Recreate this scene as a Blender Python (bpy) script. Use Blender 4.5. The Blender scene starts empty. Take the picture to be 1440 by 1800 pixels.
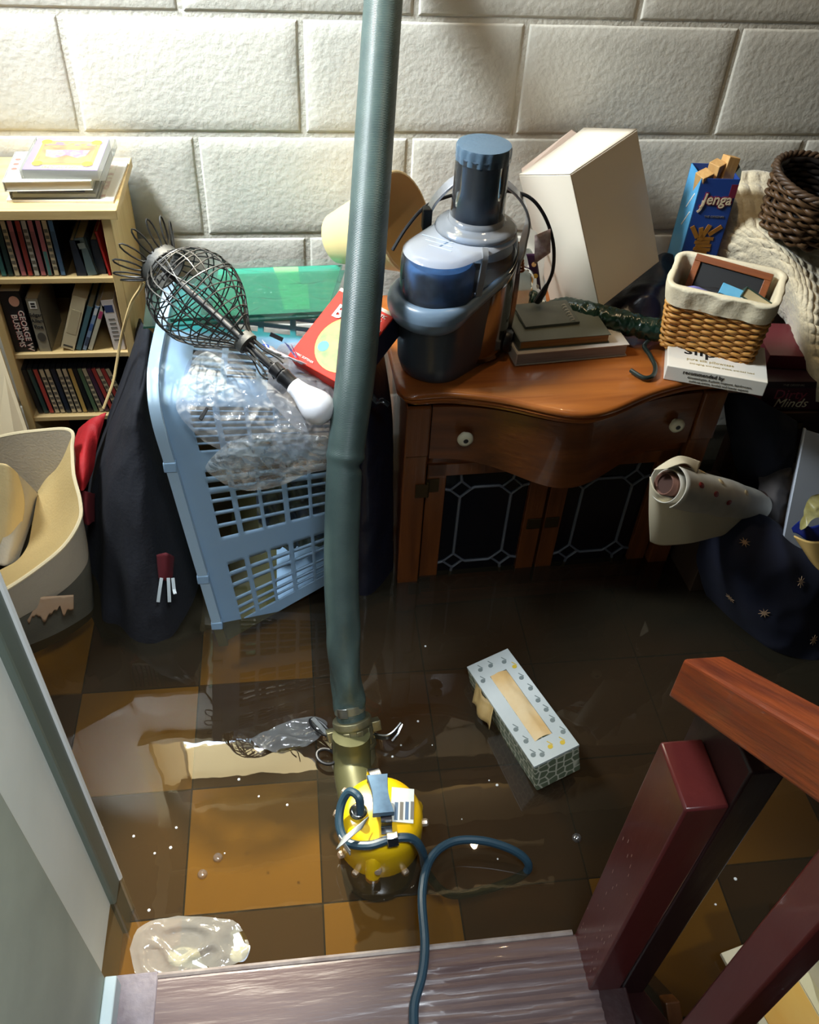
import bpy, bmesh, math, random
from mathutils import Vector as V, Matrix, Euler, noise
random.seed(7)
S = bpy.context.scene
COL = S.collection
PI = math.pi
R = math.radians

# ------------------------------------------------------------------ camera
CAM_H, FPX = 1.38, 1550.0
def axes(p, r, y):
    p, r, y = R(p), R(r), R(y)
    f = V((math.sin(y)*math.cos(p), math.cos(y)*math.cos(p), -math.sin(p)))
    rt = V((math.cos(y), -math.sin(y), 0)); up = rt.cross(f)
    return math.cos(r)*rt + math.sin(r)*up, -math.sin(r)*rt + math.cos(r)*up, f
CR, CU, CF = axes(43.446, 3.755, 9.093)
cam = bpy.data.cameras.new('camera'); co = bpy.data.objects.new('camera', cam); COL.objects.link(co)
co.matrix_world = Matrix(((CR.x, CU.x, -CF.x, 0), (CR.y, CU.y, -CF.y, 0), (CR.z, CU.z, -CF.z, CAM_H), (0, 0, 0, 1)))
cam.sensor_fit = 'HORIZONTAL'; cam.sensor_width = 36; cam.lens = FPX/1440*36; cam.clip_start = .02
S.camera = co

# ------------------------------------------------------------------ world, lamps, exposure
W = bpy.data.worlds.new('world'); S.world = W; W.use_nodes = True
bg = W.node_tree.nodes['Background']; bg.inputs[0].default_value = (.55, .72, 1, 1); bg.inputs[1].default_value = .012
S.view_settings.view_transform = 'Standard'; S.view_settings.look = 'None'
S.view_settings.exposure = 0.0; S.view_settings.gamma = 1; S.view_settings.use_curve_mapping = False
S.cycles.use_denoising = True
S.cycles.max_bounces = 8; S.cycles.transparent_max_bounces = 24; S.cycles.sample_clamp_indirect = 4
def lamp(name, kind, loc, power, color, size=.1, target=None, size_y=None, spread=None, angle=None):
    l = bpy.data.lights.new(name, kind); l.energy = power; l.color = color
    if kind == 'AREA':
        l.size = size
        if size_y: l.shape = 'RECTANGLE'; l.size_y = size_y
        if spread: l.spread = R(spread)
    else:
        l.shadow_soft_size = size
        if kind == 'SPOT': l.spot_size = R(angle); l.spot_blend = .6
    o = bpy.data.objects.new(name, l); COL.objects.link(o); o.location = loc
    if target is not None:
        o.rotation_euler = (V(target) - V(loc)).to_track_quat('-Z', 'Y').to_euler()
    return o
# cool daylight falling steeply down the wall, a weak warm bulb further right, daylight in the window
lamp('daylight', 'AREA', (-.80, 1.38, 1.84), 16, (.86, .94, 1), .42, (.05, 1.72, .72), .30, spread=78)
lamp('warm_bulb', 'POINT', (.55, 1.44, 1.70), 6.5, (1, .73, .43), .015)
lamp('window_shaft', 'SPOT', (-.20, 1.69, 1.328), 270, (1, .95, .80), .02, (-.12, .70, 0), angle=21)
lamp('stair_daylight', 'AREA', (.12, .02, 2.02), 7.0, (.84, .93, 1), .3, (-.35, .36, .3), .3, spread=70)
lamp('side_fill_spot', 'SPOT', (1.5, .0, 1.6), 40, (.86, .94, 1), .05, (.76, .40, 0), angle=15)  # added spot with no known source, brightens the panel at lower right

# ------------------------------------------------------------------ materials
def lin(c):
    return tuple((x/255/12.92 if x/255 <= .04045 else ((x/255+.055)/1.055)**2.4) for x in c) + (1,)
def mat(name, col, rough=.5, metal=0, spec=.5, var=None, bump=None, coat=0, alpha=1, trans=0, stretch=(1, 1, 1), sheen=0, emit=0, distort=0):
    """Principled material; var=(scale, second colour[, contrast]); bump=(scale, strength). Colours are sRGB 0..255."""
    m = bpy.data.materials.new(name); m.use_nodes = True; nt = m.node_tree; b = nt.nodes['Principled BSDF']
    b.inputs['Base Color'].default_value = lin(col); b.inputs['Roughness'].default_value = rough
    b.inputs['Metallic'].default_value = metal; b.inputs['Specular IOR Level'].default_value = spec
    b.inputs['Coat Weight'].default_value = coat; b.inputs['Alpha'].default_value = alpha
    b.inputs['Transmission Weight'].default_value = trans; b.inputs['Sheen Weight'].default_value = sheen
    if emit:
        b.inputs['Emission Color'].default_value = lin(col); b.inputs['Emission Strength'].default_value = emit
    if var or bump:
        tc = nt.nodes.new('ShaderNodeTexCoord'); mp = nt.nodes.new('ShaderNodeMapping'); mp.inputs['Scale'].default_value = stretch
        nt.links.new(tc.outputs['Object'], mp.inputs[0])
    if var:
        n = nt.nodes.new('ShaderNodeTexNoise'); n.inputs['Scale'].default_value = var[0]; n.inputs['Detail'].default_value = 6
        n.inputs['Distortion'].default_value = distort
        nt.links.new(mp.outputs[0], n.inputs['Vector'])
        rp = nt.nodes.new('ShaderNodeValToRGB'); k = var[2] if len(var) > 2 else .2
        rp.color_ramp.elements[0].position = .5-k; rp.color_ramp.elements[1].position = .5+k
        rp.color_ramp.elements[0].color = lin(col); rp.color_ramp.elements[1].color = lin(var[1])
        nt.links.new(n.outputs['Fac'], rp.inputs[0]); nt.links.new(rp.outputs[0], b.inputs['Base Color'])
    if bump:
        n2 = nt.nodes.new('ShaderNodeTexNoise'); n2.inputs['Scale'].default_value = bump[0]; n2.inputs['Detail'].default_value = 5
        nt.links.new(mp.outputs[0], n2.inputs['Vector'])
        bp = nt.nodes.new('ShaderNodeBump'); bp.inputs['Strength'].default_value = bump[1]; bp.inputs['Distance'].default_value = .004
        nt.links.new(n2.outputs['Fac'], bp.inputs['Height']); nt.links.new(bp.outputs[0], b.inputs['Normal'])
    return m
def wood(name, c1, c2, axis=0, scale=9, rough=.4, coat=0, bump=.25, c3=None):
    st = [1, 1, 1]; st[axis] = .08
    m = mat(name, c1, rough, var=(scale*6, c2, .22), bump=(scale*14, bump), coat=coat, stretch=st, distort=.6)
    return m
def film(name, col, gloss=.25, rough=.08, haze=.15, bump=None, cap=1.0):
    """Thin clear plastic: mostly see-through, some white haze, sharp reflections."""
    m = bpy.data.materials.new(name); m.use_nodes = True; nt = m.node_tree; nt.nodes.clear()
    out = nt.nodes.new('ShaderNodeOutputMaterial'); t = nt.nodes.new('ShaderNodeBsdfTransparent'); t.inputs[0].default_value = lin(col)
    g = nt.nodes.new('ShaderNodeBsdfGlossy'); g.inputs['Roughness'].default_value = rough
    d = nt.nodes.new('ShaderNodeBsdfDiffuse'); d.inputs[0].default_value = lin(tuple(min(255, c*.3+175) for c in col))
    tl = nt.nodes.new('ShaderNodeBsdfTranslucent'); tl.inputs[0].default_value = d.inputs[0].default_value
    dm = nt.nodes.new('ShaderNodeMixShader'); dm.inputs[0].default_value = .4
    nt.links.new(d.outputs[0], dm.inputs[1]); nt.links.new(tl.outputs[0], dm.inputs[2])
    m1 = nt.nodes.new('ShaderNodeMixShader'); m1.inputs[0].default_value = haze
    nt.links.new(t.outputs[0], m1.inputs[1]); nt.links.new(dm.outputs[0], m1.inputs[2])
    lw = nt.nodes.new('ShaderNodeLayerWeight'); lw.inputs['Blend'].default_value = gloss
    mu = nt.nodes.new('ShaderNodeMath'); mu.operation = 'MULTIPLY'; mu.inputs[1].default_value = cap; nt.links.new(lw.outputs['Fresnel'], mu.inputs[0])
    m2 = nt.nodes.new('ShaderNodeMixShader'); nt.links.new(mu.outputs[0], m2.inputs[0])
    nt.links.new(m1.outputs[0], m2.inputs[1]); nt.links.new(g.outputs[0], m2.inputs[2])
    nt.links.new(m2.outputs[0], out.inputs[0])
    if bump:
        tc = nt.nodes.new('ShaderNodeTexCoord'); n = nt.nodes.new('ShaderNodeTexNoise'); n.inputs['Scale'].default_value = bump[0]; n.inputs['Detail'].default_value = 3
        n.inputs['Distortion'].default_value = 1.5
        nt.links.new(tc.outputs['Object'], n.inputs['Vector'])
        bp = nt.nodes.new('ShaderNodeBump'); bp.inputs['Strength'].default_value = bump[1]; bp.inputs['Distance'].default_value = .006
        nt.links.new(n.outputs['Fac'], bp.inputs['Height'])
        for q in (g, d, lw): nt.links.new(bp.outputs[0], q.inputs['Normal'])
    return m

# ------------------------------------------------------------------ mesh helpers
class MB:
    def __init__(s): s.v = []; s.f = []
    def add(s, vs, fs, M=None):
        o = len(s.v)
        s.v += [(M @ V(p)) if M else V(p) for p in vs]; s.f += [tuple(i+o for i in f) for f in fs]; return s
    def box(s, c, d, rot=None, taper=1.0):
        x, y, z = d[0]/2, d[1]/2, d[2]/2; t = taper
        vs = [(-x*t, -y*t, -z), (x*t, -y*t, -z), (x*t, y*t, -z), (-x*t, y*t, -z), (-x, -y, z), (x, -y, z), (x, y, z), (-x, y, z)]
        M = Matrix.Translation(c) @ (Euler([R(a) for a in rot]).to_matrix().to_4x4() if rot else Matrix())
        return s.add(vs, [(0, 3, 2, 1), (4, 5, 6, 7), (0, 1, 5, 4), (1, 2, 6, 5), (2, 3, 7, 6), (3, 0, 4, 7)], M)
    def bb(s, x0, x1, y0, y1, z0, z1): return s.box(((x0+x1)/2, (y0+y1)/2, (z0+z1)/2), (x1-x0, y1-y0, z1-z0))
    def lathe(s, prof, seg=32, c=(0, 0, 0), M=None, a0=0, a1=360, cap=True, rx=1, ry=1):
        full = abs(a1-a0) >= 359.9; n = seg if full else seg+1; vs = []; fs = []
        for r, z in prof:
            for k in range(n):
                a = R(a0+(a1-a0)*k/seg); vs.append((r*math.cos(a)*rx, r*math.sin(a)*ry, z))
        for j in range(len(prof)-1):
            for k in range(seg):
                k2 = (k+1) % n; fs.append((j*n+k, j*n+k2, (j+1)*n+k2, (j+1)*n+k))
        if cap and full:
            if prof[0][0] > 1e-6: fs.append(tuple(range(n))[::-1])
            if prof[-1][0] > 1e-6: fs.append(tuple((len(prof)-1)*n+k for k in range(n)))
        T = Matrix.Translation(c)
        return s.add(vs, fs, T @ M if M else T)
    def tube(s, path, r, seg=8, closed=False, cap=True, flat=1.0):
        P = [V(p) for p in path]; n = len(P); rr = r if isinstance(r, (list, tuple)) else [r]*n
        vs = []; fs = []; up = None
        for i in range(n):
            t = (P[(i+1) % n]-P[i-1]) if closed else (P[min(i+1, n-1)]-P[max(i-1, 0)])
            t.normalize()
            if up is None:
                up = t.orthogonal().normalized()
            else:
                up = (up - t*up.dot(t)); up = up.normalized() if up.length > 1e-6 else t.orthogonal().normalized()
            w = t.cross(up)
            for k in range(seg):
                a = 2*PI*k/seg; vs.append(P[i]+(up*math.cos(a)+w*math.sin(a)*flat)*rr[i])
        m = n if closed else n-1
        for i in range(m):
            for k in range(seg):
                a, b = i*seg+k, i*seg+(k+1) % seg; c, d = ((i+1) % n)*seg+(k+1) % seg, ((i+1) % n)*seg+k
                fs.append((a, b, c, d))
        if cap and not closed: fs.append(tuple(range(seg))[::-1]); fs.append(tuple((n-1)*seg+k for k in range(seg)))
        return s.add(vs, fs)
    def prism(s, poly, z0, z1, M=None):
        n = len(poly); vs = [(x, y, z0) for x, y in poly]+[(x, y, z1) for x, y in poly]
        return s.add(vs, [tuple(range(n))[::-1], tuple(range(n, 2*n))]+[(i, (i+1) % n, n+(i+1) % n, n+i) for i in range(n)], M)
    def grid(s, fn, nu, nv, closed=False, hole=None):
        vs = [fn(i/nu, j/nv) for j in range(nv+1) for i in range(nu if closed else nu+1)]
        w = nu if closed else nu+1
        fs = [(j*w+i, j*w+(i+1) % w, (j+1)*w+(i+1) % w, (j+1)*w+i) for j in range(nv) for i in range(nu) if not (hole and hole(i, j))]
        return s.add(vs, fs)
    def ribbon(s, path, w, t, up=(0, 0, 1)):
        """flat strip of width w along `up`, thickness t"""
        P = [V(p) for p in path]; U = V(up).normalized(); vs = []; fs = []
        for i, p in enumerate(P):
            d = (P[min(i+1, len(P)-1)]-P[max(i-1, 0)]).normalized(); u = (U-d*U.dot(d)).normalized(); n = d.cross(u)
            for a, b in ((-1, -1), (1, -1), (1, 1), (-1, 1)): vs.append(p+u*a*w/2+n*b*t/2)
        for i in range(len(P)-1):
            for k in range(4): fs.append((i*4+k, i*4+(k+1) % 4, i*4+4+(k+1) % 4, i*4+4+k))
        e = (len(P)-1)*4
        return s.add(vs, fs+[(3, 2, 1, 0), (e, e+1, e+2, e+3)])
def cat(P, n=8, closed=False):
    """Catmull-Rom through points"""
    P = [V(p) for p in P]; out = []; m = len(P)
    for i in range(m if closed else m-1):
        g = (lambda k: P[k % m]) if closed else (lambda k: P[min(max(k, 0), m-1)])
        a, b, c, d = g(i-1), g(i), g(i+1), g(i+2)
        for k in range(n):
            t = k/n; out.append(.5*((2*b)+(c-a)*t+(2*a-5*b+4*c-d)*t*t+(3*b-a-3*c+d)*t**3))
    if not closed: out.append(P[-1].copy())
    return out
def catf(L, t):
    """value of a list of vectors at t in 0..1, smooth"""
    m = len(L)-1; x = min(max(t, 0), 1)*m; i = min(int(x), m-1); t = x-i
    g = lambda k: L[min(max(k, 0), m)]
    a, b, c, d = g(i-1), g(i), g(i+1), g(i+2)
    return .5*((2*b)+(c-a)*t+(2*a-5*b+4*c-d)*t*t+(3*b-a-3*c+d)*t**3)
def loft(rows):
    rows = [[V(p) for p in r] for r in rows]
    return lambda u, v: catf([catf(r, u) for r in rows], v)
def nz(p, s, o=0): return noise.noise(V((p[0]*s+o, p[1]*s+o*1.7, p[2]*s-o)))
def ridged(p, s, o=0): return 1-2*abs(nz(p, s, o))
def at(px, py, Y):
    d = CR*((px-720)/FPX)-CU*((py-900)/FPX)+CF
    return V((0, 0, CAM_H))+d*(Y/d.y)
def onz(px, py, z):
    d = CR*((px-720)/FPX)-CU*((py-900)/FPX)+CF
    return V((0, 0, CAM_H))+d*((z-CAM_H)/d.z)

# ------------------------------------------------------------------ object helpers
def link(o, parent=None):
    COL.objects.link(o)
    if parent: o.parent = parent
    return o
def mesh(name, mb, m, smooth=35):
    me = bpy.data.meshes.new(name); me.from_pydata([tuple(v) for v in mb.v], [], mb.f); me.validate(); me.update()
    b = bmesh.new(); b.from_mesh(me); bmesh.ops.recalc_face_normals(b, faces=b.faces); b.to_mesh(me); b.free()
    if m: me.materials.append(m)
    if smooth:
        me.shade_smooth()
        if smooth < 180: me.set_sharp_from_angle(angle=R(smooth))
    return me
def obj(name, mb, m, parent=None, loc=None, rot=None, smooth=35, bev=0, solid=0, label=None, stuff=False, sub=0, seg=2):
    if isinstance(mb, MB): mb = mesh(name, mb, m, smooth)
    o = bpy.data.objects.new(name, mb); link(o, parent)
    if loc is not None: o.location = loc
    if rot: o.rotation_euler = [R(a) for a in rot]
    if solid: k = o.modifiers.new('solid', 'SOLIDIFY'); k.thickness = solid; k.offset = 0
    if bev:
        k = o.modifiers.new('bevel', 'BEVEL'); k.width = bev; k.segments = seg; k.limit_method = 'ANGLE'; k.angle_limit = R(40); k.harden_normals = False
    if sub: k = o.modifiers.new('sub', 'SUBSURF'); k.levels = sub; k.render_levels = sub
    if label: o['label'] = label
    if stuff: o['kind'] = 'stuff'
    return o
def shift(mb, loc):
    L = V(loc); mb.v = [p-L for p in mb.v]; return mb
def tag(o, label, c, group=None):
    o['label'] = label; o['category'] = c
    if group: o['group'] = group
    return o
def thing(name, label, c, loc=(0, 0, 0), rot=(0, 0, 0), group=None):
    o = bpy.data.objects.new(name, None); o.empty_display_size = .03; link(o); o.location = loc; o.rotation_euler = [R(a) for a in rot]
    return tag(o, label, c, group)
def structure(o): o['kind'] = 'structure'; return o
def text(parent, body, loc, size, m, rot=(90, 0, 0), extrude=.0003, align='CENTER', name='lettering', shear=0, width=1.0, bold=0):
    c = bpy.data.curves.new(name, 'FONT'); c.body = body; c.size = size; c.extrude = extrude; c.align_x = align; c.align_y = 'CENTER'; c.shear = shear
    c.offset = bold; c.resolution_u = 2
    t = bpy.data.objects.new(name, c); COL.objects.link(t)
    dg = bpy.context.evaluated_depsgraph_get(); me = bpy.data.meshes.new_from_object(t.evaluated_get(dg)); bpy.data.objects.remove(t)
    me.materials.clear(); me.materials.append(m)
    o = bpy.data.objects.new(name, me); link(o, parent); o.location = loc; o.rotation_euler = [R(a) for a in rot]; o.scale = (width, 1, 1)
    return o
ORD = ['first', 'second', 'third', 'fourth', 'fifth', 'sixth', 'seventh', 'eighth', 'ninth', 'tenth', 'eleventh', 'twelfth', 'thirteenth', 'fourteenth', 'fifteenth', 'sixteenth', 'seventeenth', 'eighteenth']

# ------------------------------------------------------------------ shared materials
M = {}
M['ink'] = mat('black_ink', (20, 20, 24), .6); M['white_ink'] = mat('white_ink', (236, 232, 222), .6)
M['grey_ink'] = mat('grey_ink', (120, 116, 108), .6); M['red_ink'] = mat('red_ink', (150, 40, 44), .6)
M['pale_wood'] = wood('pale_birch', (226, 196, 138), (206, 172, 110), 2, 9, .45, bump=.08)
M['pale_wood_x'] = wood('pale_birch_boards', (226, 196, 138), (206, 172, 110), 0, 9, .45, bump=.08)
M['dark_in'] = mat('dark_backing', (58, 50, 42), .8)
M['black_plastic'] = mat('black_plastic', (20, 21, 24), .4)
M['rubber'] = mat('dark_rubber', (38, 54, 66), .42, var=(60, (26, 40, 52)))
M['steel'] = mat('steel', (176, 178, 176), .32, metal=1, var=(40, (120, 122, 120)))
M['bright_steel'] = mat('bright_steel', (210, 212, 214), .2, metal=1)
M['paper'] = mat('white_paper', (236, 232, 222), .6); M['cream'] = mat('cream_paper', (222, 206, 168), .65)
M['page'] = mat('page_edges', (216, 200, 160), .8, var=(300, (190, 170, 125)), stretch=(.05, .05, 1))
M['board'] = mat('plain_card', (205, 196, 178), .7)
# ================================================================== SETTING
YW = 1.719
paint = mat('white_block_paint', (218, 214, 200), .5, var=(9, (206, 203, 190)), bump=(95, .32), spec=.4)
mortar = mat('painted_mortar', (206, 202, 188), .6, bump=(110, .5))
BW, BH = .4064, .2032
bmx = MB(); gap = .0105
hx, hz = BW/2-gap/2, BH/2-gap/2
# block face: rounded lip, slightly uneven; 4 variants
def block_mesh(k):
    b = MB(); nu, nv = 26, 16
    def ee(t, n, w): k = round(t*n); return (0, .35*w, w, 2*w)[k] if k < 4 else (1-(0, .35*w, w, 2*w)[n-k] if n-k < 4 else 3*w+(1-6*w)*(k-4)/(n-8))
    def fn(u, v):
        u, v = ee(u, nu, .004), ee(v, nv, .008)
        x = -hx+2*hx*u; z = -hz+2*hz*v
        e = min(u*2*hx, (1-u)*2*hx, v*2*hz, (1-v)*2*hz)
        y = -.0034*(1-math.exp(-e/.0028))-.0004*nz((x, k*3.1, z), 40)-.0003*nz((x, k*5, z), 9)
        return V((x+.0012*nz((k, z*30, 0), 1)*(abs(u-.5) > .49), y, z+.0014*nz((x*22, k, 1), 1)*(abs(v-.5) > .49)))
    b.grid(fn, nu, nv)
    return mesh('block', b, paint, 60)
blk = [block_mesh(k) for k in range(4)]
zA, xA = .940, -.382
WIN = (-.56, .17, 1.30, 1.60)     # the window opening
wall = structure(obj('wall_back', MB().bb(-1.6, WIN[0], YW, YW+.16, -.4, 2.1).bb(WIN[1], 2.3, YW, YW+.16, -.4, 2.1)
                     .bb(WIN[0], WIN[1], YW, YW+.16, -.4, WIN[2]).bb(WIN[0], WIN[1], YW, YW+.16, WIN[3], 2.1), mortar, smooth=0))
for r in range(-6, 7):
    z0 = zA+r*BH
    off = xA if r % 2 else xA+BW/2
    for c in range(-3, 7):
        x = off+(c+.5)*BW; z = z0+BH/2
        if x-hx < WIN[1]+.05 and x+hx > WIN[0]-.05 and z > WIN[2]-.1: continue
        if x < -1.5 or x > 2.1 or z > 2.02 or z < -.3: continue
        obj('block', random.choice(blk), None, wall, (x, YW, z))
# basement window high in the block wall, seen only in the water
cream_wood = wood('cream_painted_wood', (236, 222, 180), (214, 192, 140), 0, 7, .55, bump=.15)
win = structure(obj('window_1', MB().bb(WIN[0], WIN[1], YW-.02, YW+.1, WIN[2]-.03, WIN[2]-.005).bb(WIN[0], WIN[1], YW-.02, YW+.1, WIN[3], WIN[3]+.02)
                    .bb(WIN[0]-.045, WIN[0], YW-.03, YW+.1, WIN[2]-.03, 2.05).bb(WIN[1], WIN[1]+.05, YW-.03, YW+.1, WIN[2]-.03, 2.05), cream_wood, smooth=0))
obj('pane', MB().bb(WIN[0]+.10, WIN[1], YW+.004, YW+.008, WIN[2], WIN[2]+.06), mat('bright_daylight_pane', (225, 240, 255), .3, emit=45), win, smooth=0, label='strip of bare glass full of daylight')
obj('blind', MB().bb(WIN[0]+.10, WIN[1], YW, YW+.004, WIN[2]+.05, WIN[3]-.03), mat('backlit_cream_blind', (244, 224, 172), .8, emit=15), win, smooth=0, label='cream blind glowing with daylight behind it')
obj('blind', MB().bb(WIN[0], WIN[0]+.09, YW, YW+.004, WIN[2], WIN[3]+.02), mat('glowing_side_border', (226, 200, 146), .8, emit=6), win, smooth=0, label='side border of the window frame with an added glow')  # frame border, given an added glow of its own
obj('mullion', MB().bb(WIN[0]+.09, WIN[0]+.10, YW-.01, YW+.01, WIN[2], WIN[3]), cream_wood, win, smooth=0)
obj('header_beam', MB().bb(WIN[0]+.06, 1.4, YW-.05, YW-.005, WIN[3]-.04, WIN[3]+.03), mat('dark_beam', (52, 38, 28), .7), win, smooth=0)
obj('ledge_board', MB().bb(WIN[0]+.1, 1.2, YW-.075, YW-.04, WIN[3]+.035, WIN[3]+.065), cream_wood, win, smooth=0)
# ceiling: dark joists and boards, two pale battens
ceil = structure(obj('ceiling', MB().bb(-1.7, 2.3, -.3, YW+.2, 2.06, 2.1), mat('ceiling_boards', (70, 52, 38), .85, var=(6, (52, 40, 30))), smooth=0))
pale = mat('pale_batten', (232, 226, 208), .6)
for y in (1.60, 1.43): obj('batten', MB().bb(-.62, .9, y-.007, y+.007, 2.035, 2.06), pale, ceil, smooth=0)
obj('batten', MB().bb(-.64, -.60, .3, YW, 2.03, 2.06), pale, ceil, smooth=0)
for k in range(5): obj('joist', MB().bb(-1.6, 2.2, .12+k*.3, .16+k*.3, 1.98, 2.06), mat('joist_wood', (66, 48, 34), .85), ceil, smooth=0) if k < 1 else None
structure(obj('wall_right', MB().bb(2.3, 2.34, -1.4, YW+.16, -.4, 2.1), mat('far_wall_paint', (120, 112, 98), .8), smooth=0))
structure(obj('wall_left', MB().bb(-1.64, -1.6, .5, YW+.16, -.4, 2.1), mat('side_wall_paint', (190, 178, 150), .8), smooth=0))
# floor: nine inch checkered tiles under the water
ZF = -.115
floor = structure(obj('floor', MB().bb(-1.7, 2.4, -.5, YW+.1, ZF-.05, ZF-.004), mat('floor_screed', (40, 30, 20), .9), smooth=0))
T = .2286
tm = MB().box((0, 0, -.003), (T-.003, T-.003, .006))
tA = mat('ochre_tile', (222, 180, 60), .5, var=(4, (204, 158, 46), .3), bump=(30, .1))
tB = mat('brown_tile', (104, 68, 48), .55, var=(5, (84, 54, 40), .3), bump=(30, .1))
tiles = [mesh('tile', tm, tA, 0), mesh('tile', tm, tB, 0)]
for i in range(-5, 8):
    for j in range(-5, 4):
        x, y = -.1175+i*T, .7375+j*T
        if y > YW+.1 or x < -1.5: continue
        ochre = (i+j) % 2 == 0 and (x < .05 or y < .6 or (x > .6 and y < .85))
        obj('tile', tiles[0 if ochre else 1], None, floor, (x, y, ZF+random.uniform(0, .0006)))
# flood water
def water_mat():
    m = bpy.data.materials.new('flood_water'); m.use_nodes = True; nt = m.node_tree; nt.nodes.clear()
    out = nt.nodes.new('ShaderNodeOutputMaterial'); t = nt.nodes.new('ShaderNodeBsdfTransparent'); t.inputs[0].default_value = (.41, .33, .15, 1)
    d = nt.nodes.new('ShaderNodeBsdfDiffuse'); d.inputs[0].default_value = (.30, .26, .17, 1)
    mm = nt.nodes.new('ShaderNodeMixShader'); mm.inputs[0].default_value = .06
    nt.links.new(t.outputs[0], mm.inputs[1]); nt.links.new(d.outputs[0], mm.inputs[2])
    g = nt.nodes.new('ShaderNodeBsdfGlossy'); g.inputs['Roughness'].default_value = .01
    fr = nt.nodes.new('ShaderNodeFresnel'); fr.inputs['IOR'].default_value = 1.48
    mx = nt.nodes.new('ShaderNodeMixShader'); nt.links.new(fr.outputs[0], mx.inputs[0])
    nt.links.new(mm.outputs[0], mx.inputs[1]); nt.links.new(g.outputs[0], mx.inputs[2]); nt.links.new(mx.outputs[0], out.inputs[0])
    tc = nt.nodes.new('ShaderNodeTexCoord'); n = nt.nodes.new('ShaderNodeTexNoise'); n.inputs['Scale'].default_value = 14; n.inputs['Detail'].default_value = 2
    nt.links.new(tc.outputs['Object'], n.inputs['Vector'])
    bp = nt.nodes.new('ShaderNodeBump'); bp.inputs['Strength'].default_value = .025; bp.inputs['Distance'].default_value = .01
    nt.links.new(n.outputs['Fac'], bp.inputs['Height']); nt.links.new(bp.outputs[0], g.inputs['Normal'])
    return m
wb = MB().add([(-1.6, -.5, 0), (2.3, -.5, 0), (2.3, YW, 0), (-1.6, YW, 0)], [(0, 1, 2, 3)])
wo = obj('flood_water', wb, water_mat(), smooth=0); wo['kind'] = 'stuff'; tag(wo, 'murky brown flood water covering the checkered floor', 'water')

# stair wall on the left with its corner trim
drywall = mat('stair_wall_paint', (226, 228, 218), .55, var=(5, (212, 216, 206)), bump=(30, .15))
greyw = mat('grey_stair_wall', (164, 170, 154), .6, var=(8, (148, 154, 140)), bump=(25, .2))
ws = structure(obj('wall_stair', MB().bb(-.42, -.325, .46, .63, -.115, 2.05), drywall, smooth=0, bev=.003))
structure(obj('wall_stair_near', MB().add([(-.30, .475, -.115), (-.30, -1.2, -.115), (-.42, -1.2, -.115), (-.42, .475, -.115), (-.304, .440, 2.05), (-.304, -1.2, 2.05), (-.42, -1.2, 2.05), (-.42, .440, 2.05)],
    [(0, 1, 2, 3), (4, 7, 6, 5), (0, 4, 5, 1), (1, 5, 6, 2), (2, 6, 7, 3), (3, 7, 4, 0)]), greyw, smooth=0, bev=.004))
tr = structure(obj('trim_1', MB().bb(-.345, -.316, .604, .646, -.115, 2.05), mat('grey_green_trim', (96, 106, 96), .4), smooth=0, bev=.004))
obj('edge_bead', MB().tube([(-.317, .645, -.115), (-.317, .645, 2.04)], .0055, 8), mat('white_bead', (226, 228, 224), .4), tr)
# ================================================================== STAIRS
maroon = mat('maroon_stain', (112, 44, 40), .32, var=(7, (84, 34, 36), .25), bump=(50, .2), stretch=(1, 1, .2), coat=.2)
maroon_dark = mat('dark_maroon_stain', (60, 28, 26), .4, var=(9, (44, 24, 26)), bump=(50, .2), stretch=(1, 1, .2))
rail_m = wood('worn_rail_stain', (190, 92, 40), (118, 50, 32), 1, 9, .38, coat=.2, bump=.5)
tread_m = mat('worn_tread_paint', (84, 60, 58), .38, var=(14, (112, 96, 96), .18), bump=(40, .8), stretch=(.12, 1, 1), coat=.15)
st = thing('staircase', 'worn maroon wooden stair tread with newel post and sloping handrail', 'staircase', (.05, .3, .0))
def wpart(name, mb, m, parent, **k): return obj(name, shift(mb, parent.location), m, parent, **k)
tb = MB()
def tread_top(u, v):
    x = -.278+.655*u; y = .476-.36*v
    g = max(0, min(1, (x-.06)/.12))*.0022*math.sin((y+.006*nz((x, y, 0), 6))*2*PI/.0135)*(1 if y < .455 else .2)
    e = -.004 if (v < .01) else 0
    return V((x, y, .05+g+.0012*nz((x, y, 1), 18)+e))
tb.grid(tread_top, 60, 90)
tb.bb(-.278, .377, .116, .474, .012, .044)
wpart('tread', tb, tread_m, st, smooth=50)
wpart('tread_nosing', MB().tube([(-.24, .476, .047), (.36, .478, .047)], .005, 8), mat('pale_worn_edge', (150, 140, 134), .5, var=(30, (100, 84, 80))), st, label='pale worn front edge of tread')
wpart('tread_end_block', MB().bb(-.305, -.235, .30, .482, .0, .052), mat('blotched_tread_end', (96, 84, 90), .5, var=(25, (136, 128, 136)), bump=(60, .5)), st, bev=.002)
wpart('skirting', MB().bb(-.30, -.284, .05, .47, .0, .085), mat('pale_blue_skirting', (196, 212, 216), .45), st, bev=.002, label='pale blue skirting board against wall')
np_ = MB().bb(.364, .412, .398, .478, -.1, .565)
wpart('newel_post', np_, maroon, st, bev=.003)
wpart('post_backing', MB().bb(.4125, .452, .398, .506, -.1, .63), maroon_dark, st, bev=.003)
sm = MB(); random.seed(21)
for k in range(34):
    z = .08+.30*random.random()**1.6; y = random.uniform(.405, .472); l_ = random.uniform(.003, .008); sm.add([(.3632, y, z), (.3632, y+.0011, z), (.3632, y+.0016, z+l_), (.3632, y+.0006, z+l_)], [(0, 1, 2, 3)])
wpart('splash_marks', sm, mat('pale_splash', (206, 180, 168), .5), st, smooth=0, stuff=True)
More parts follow.
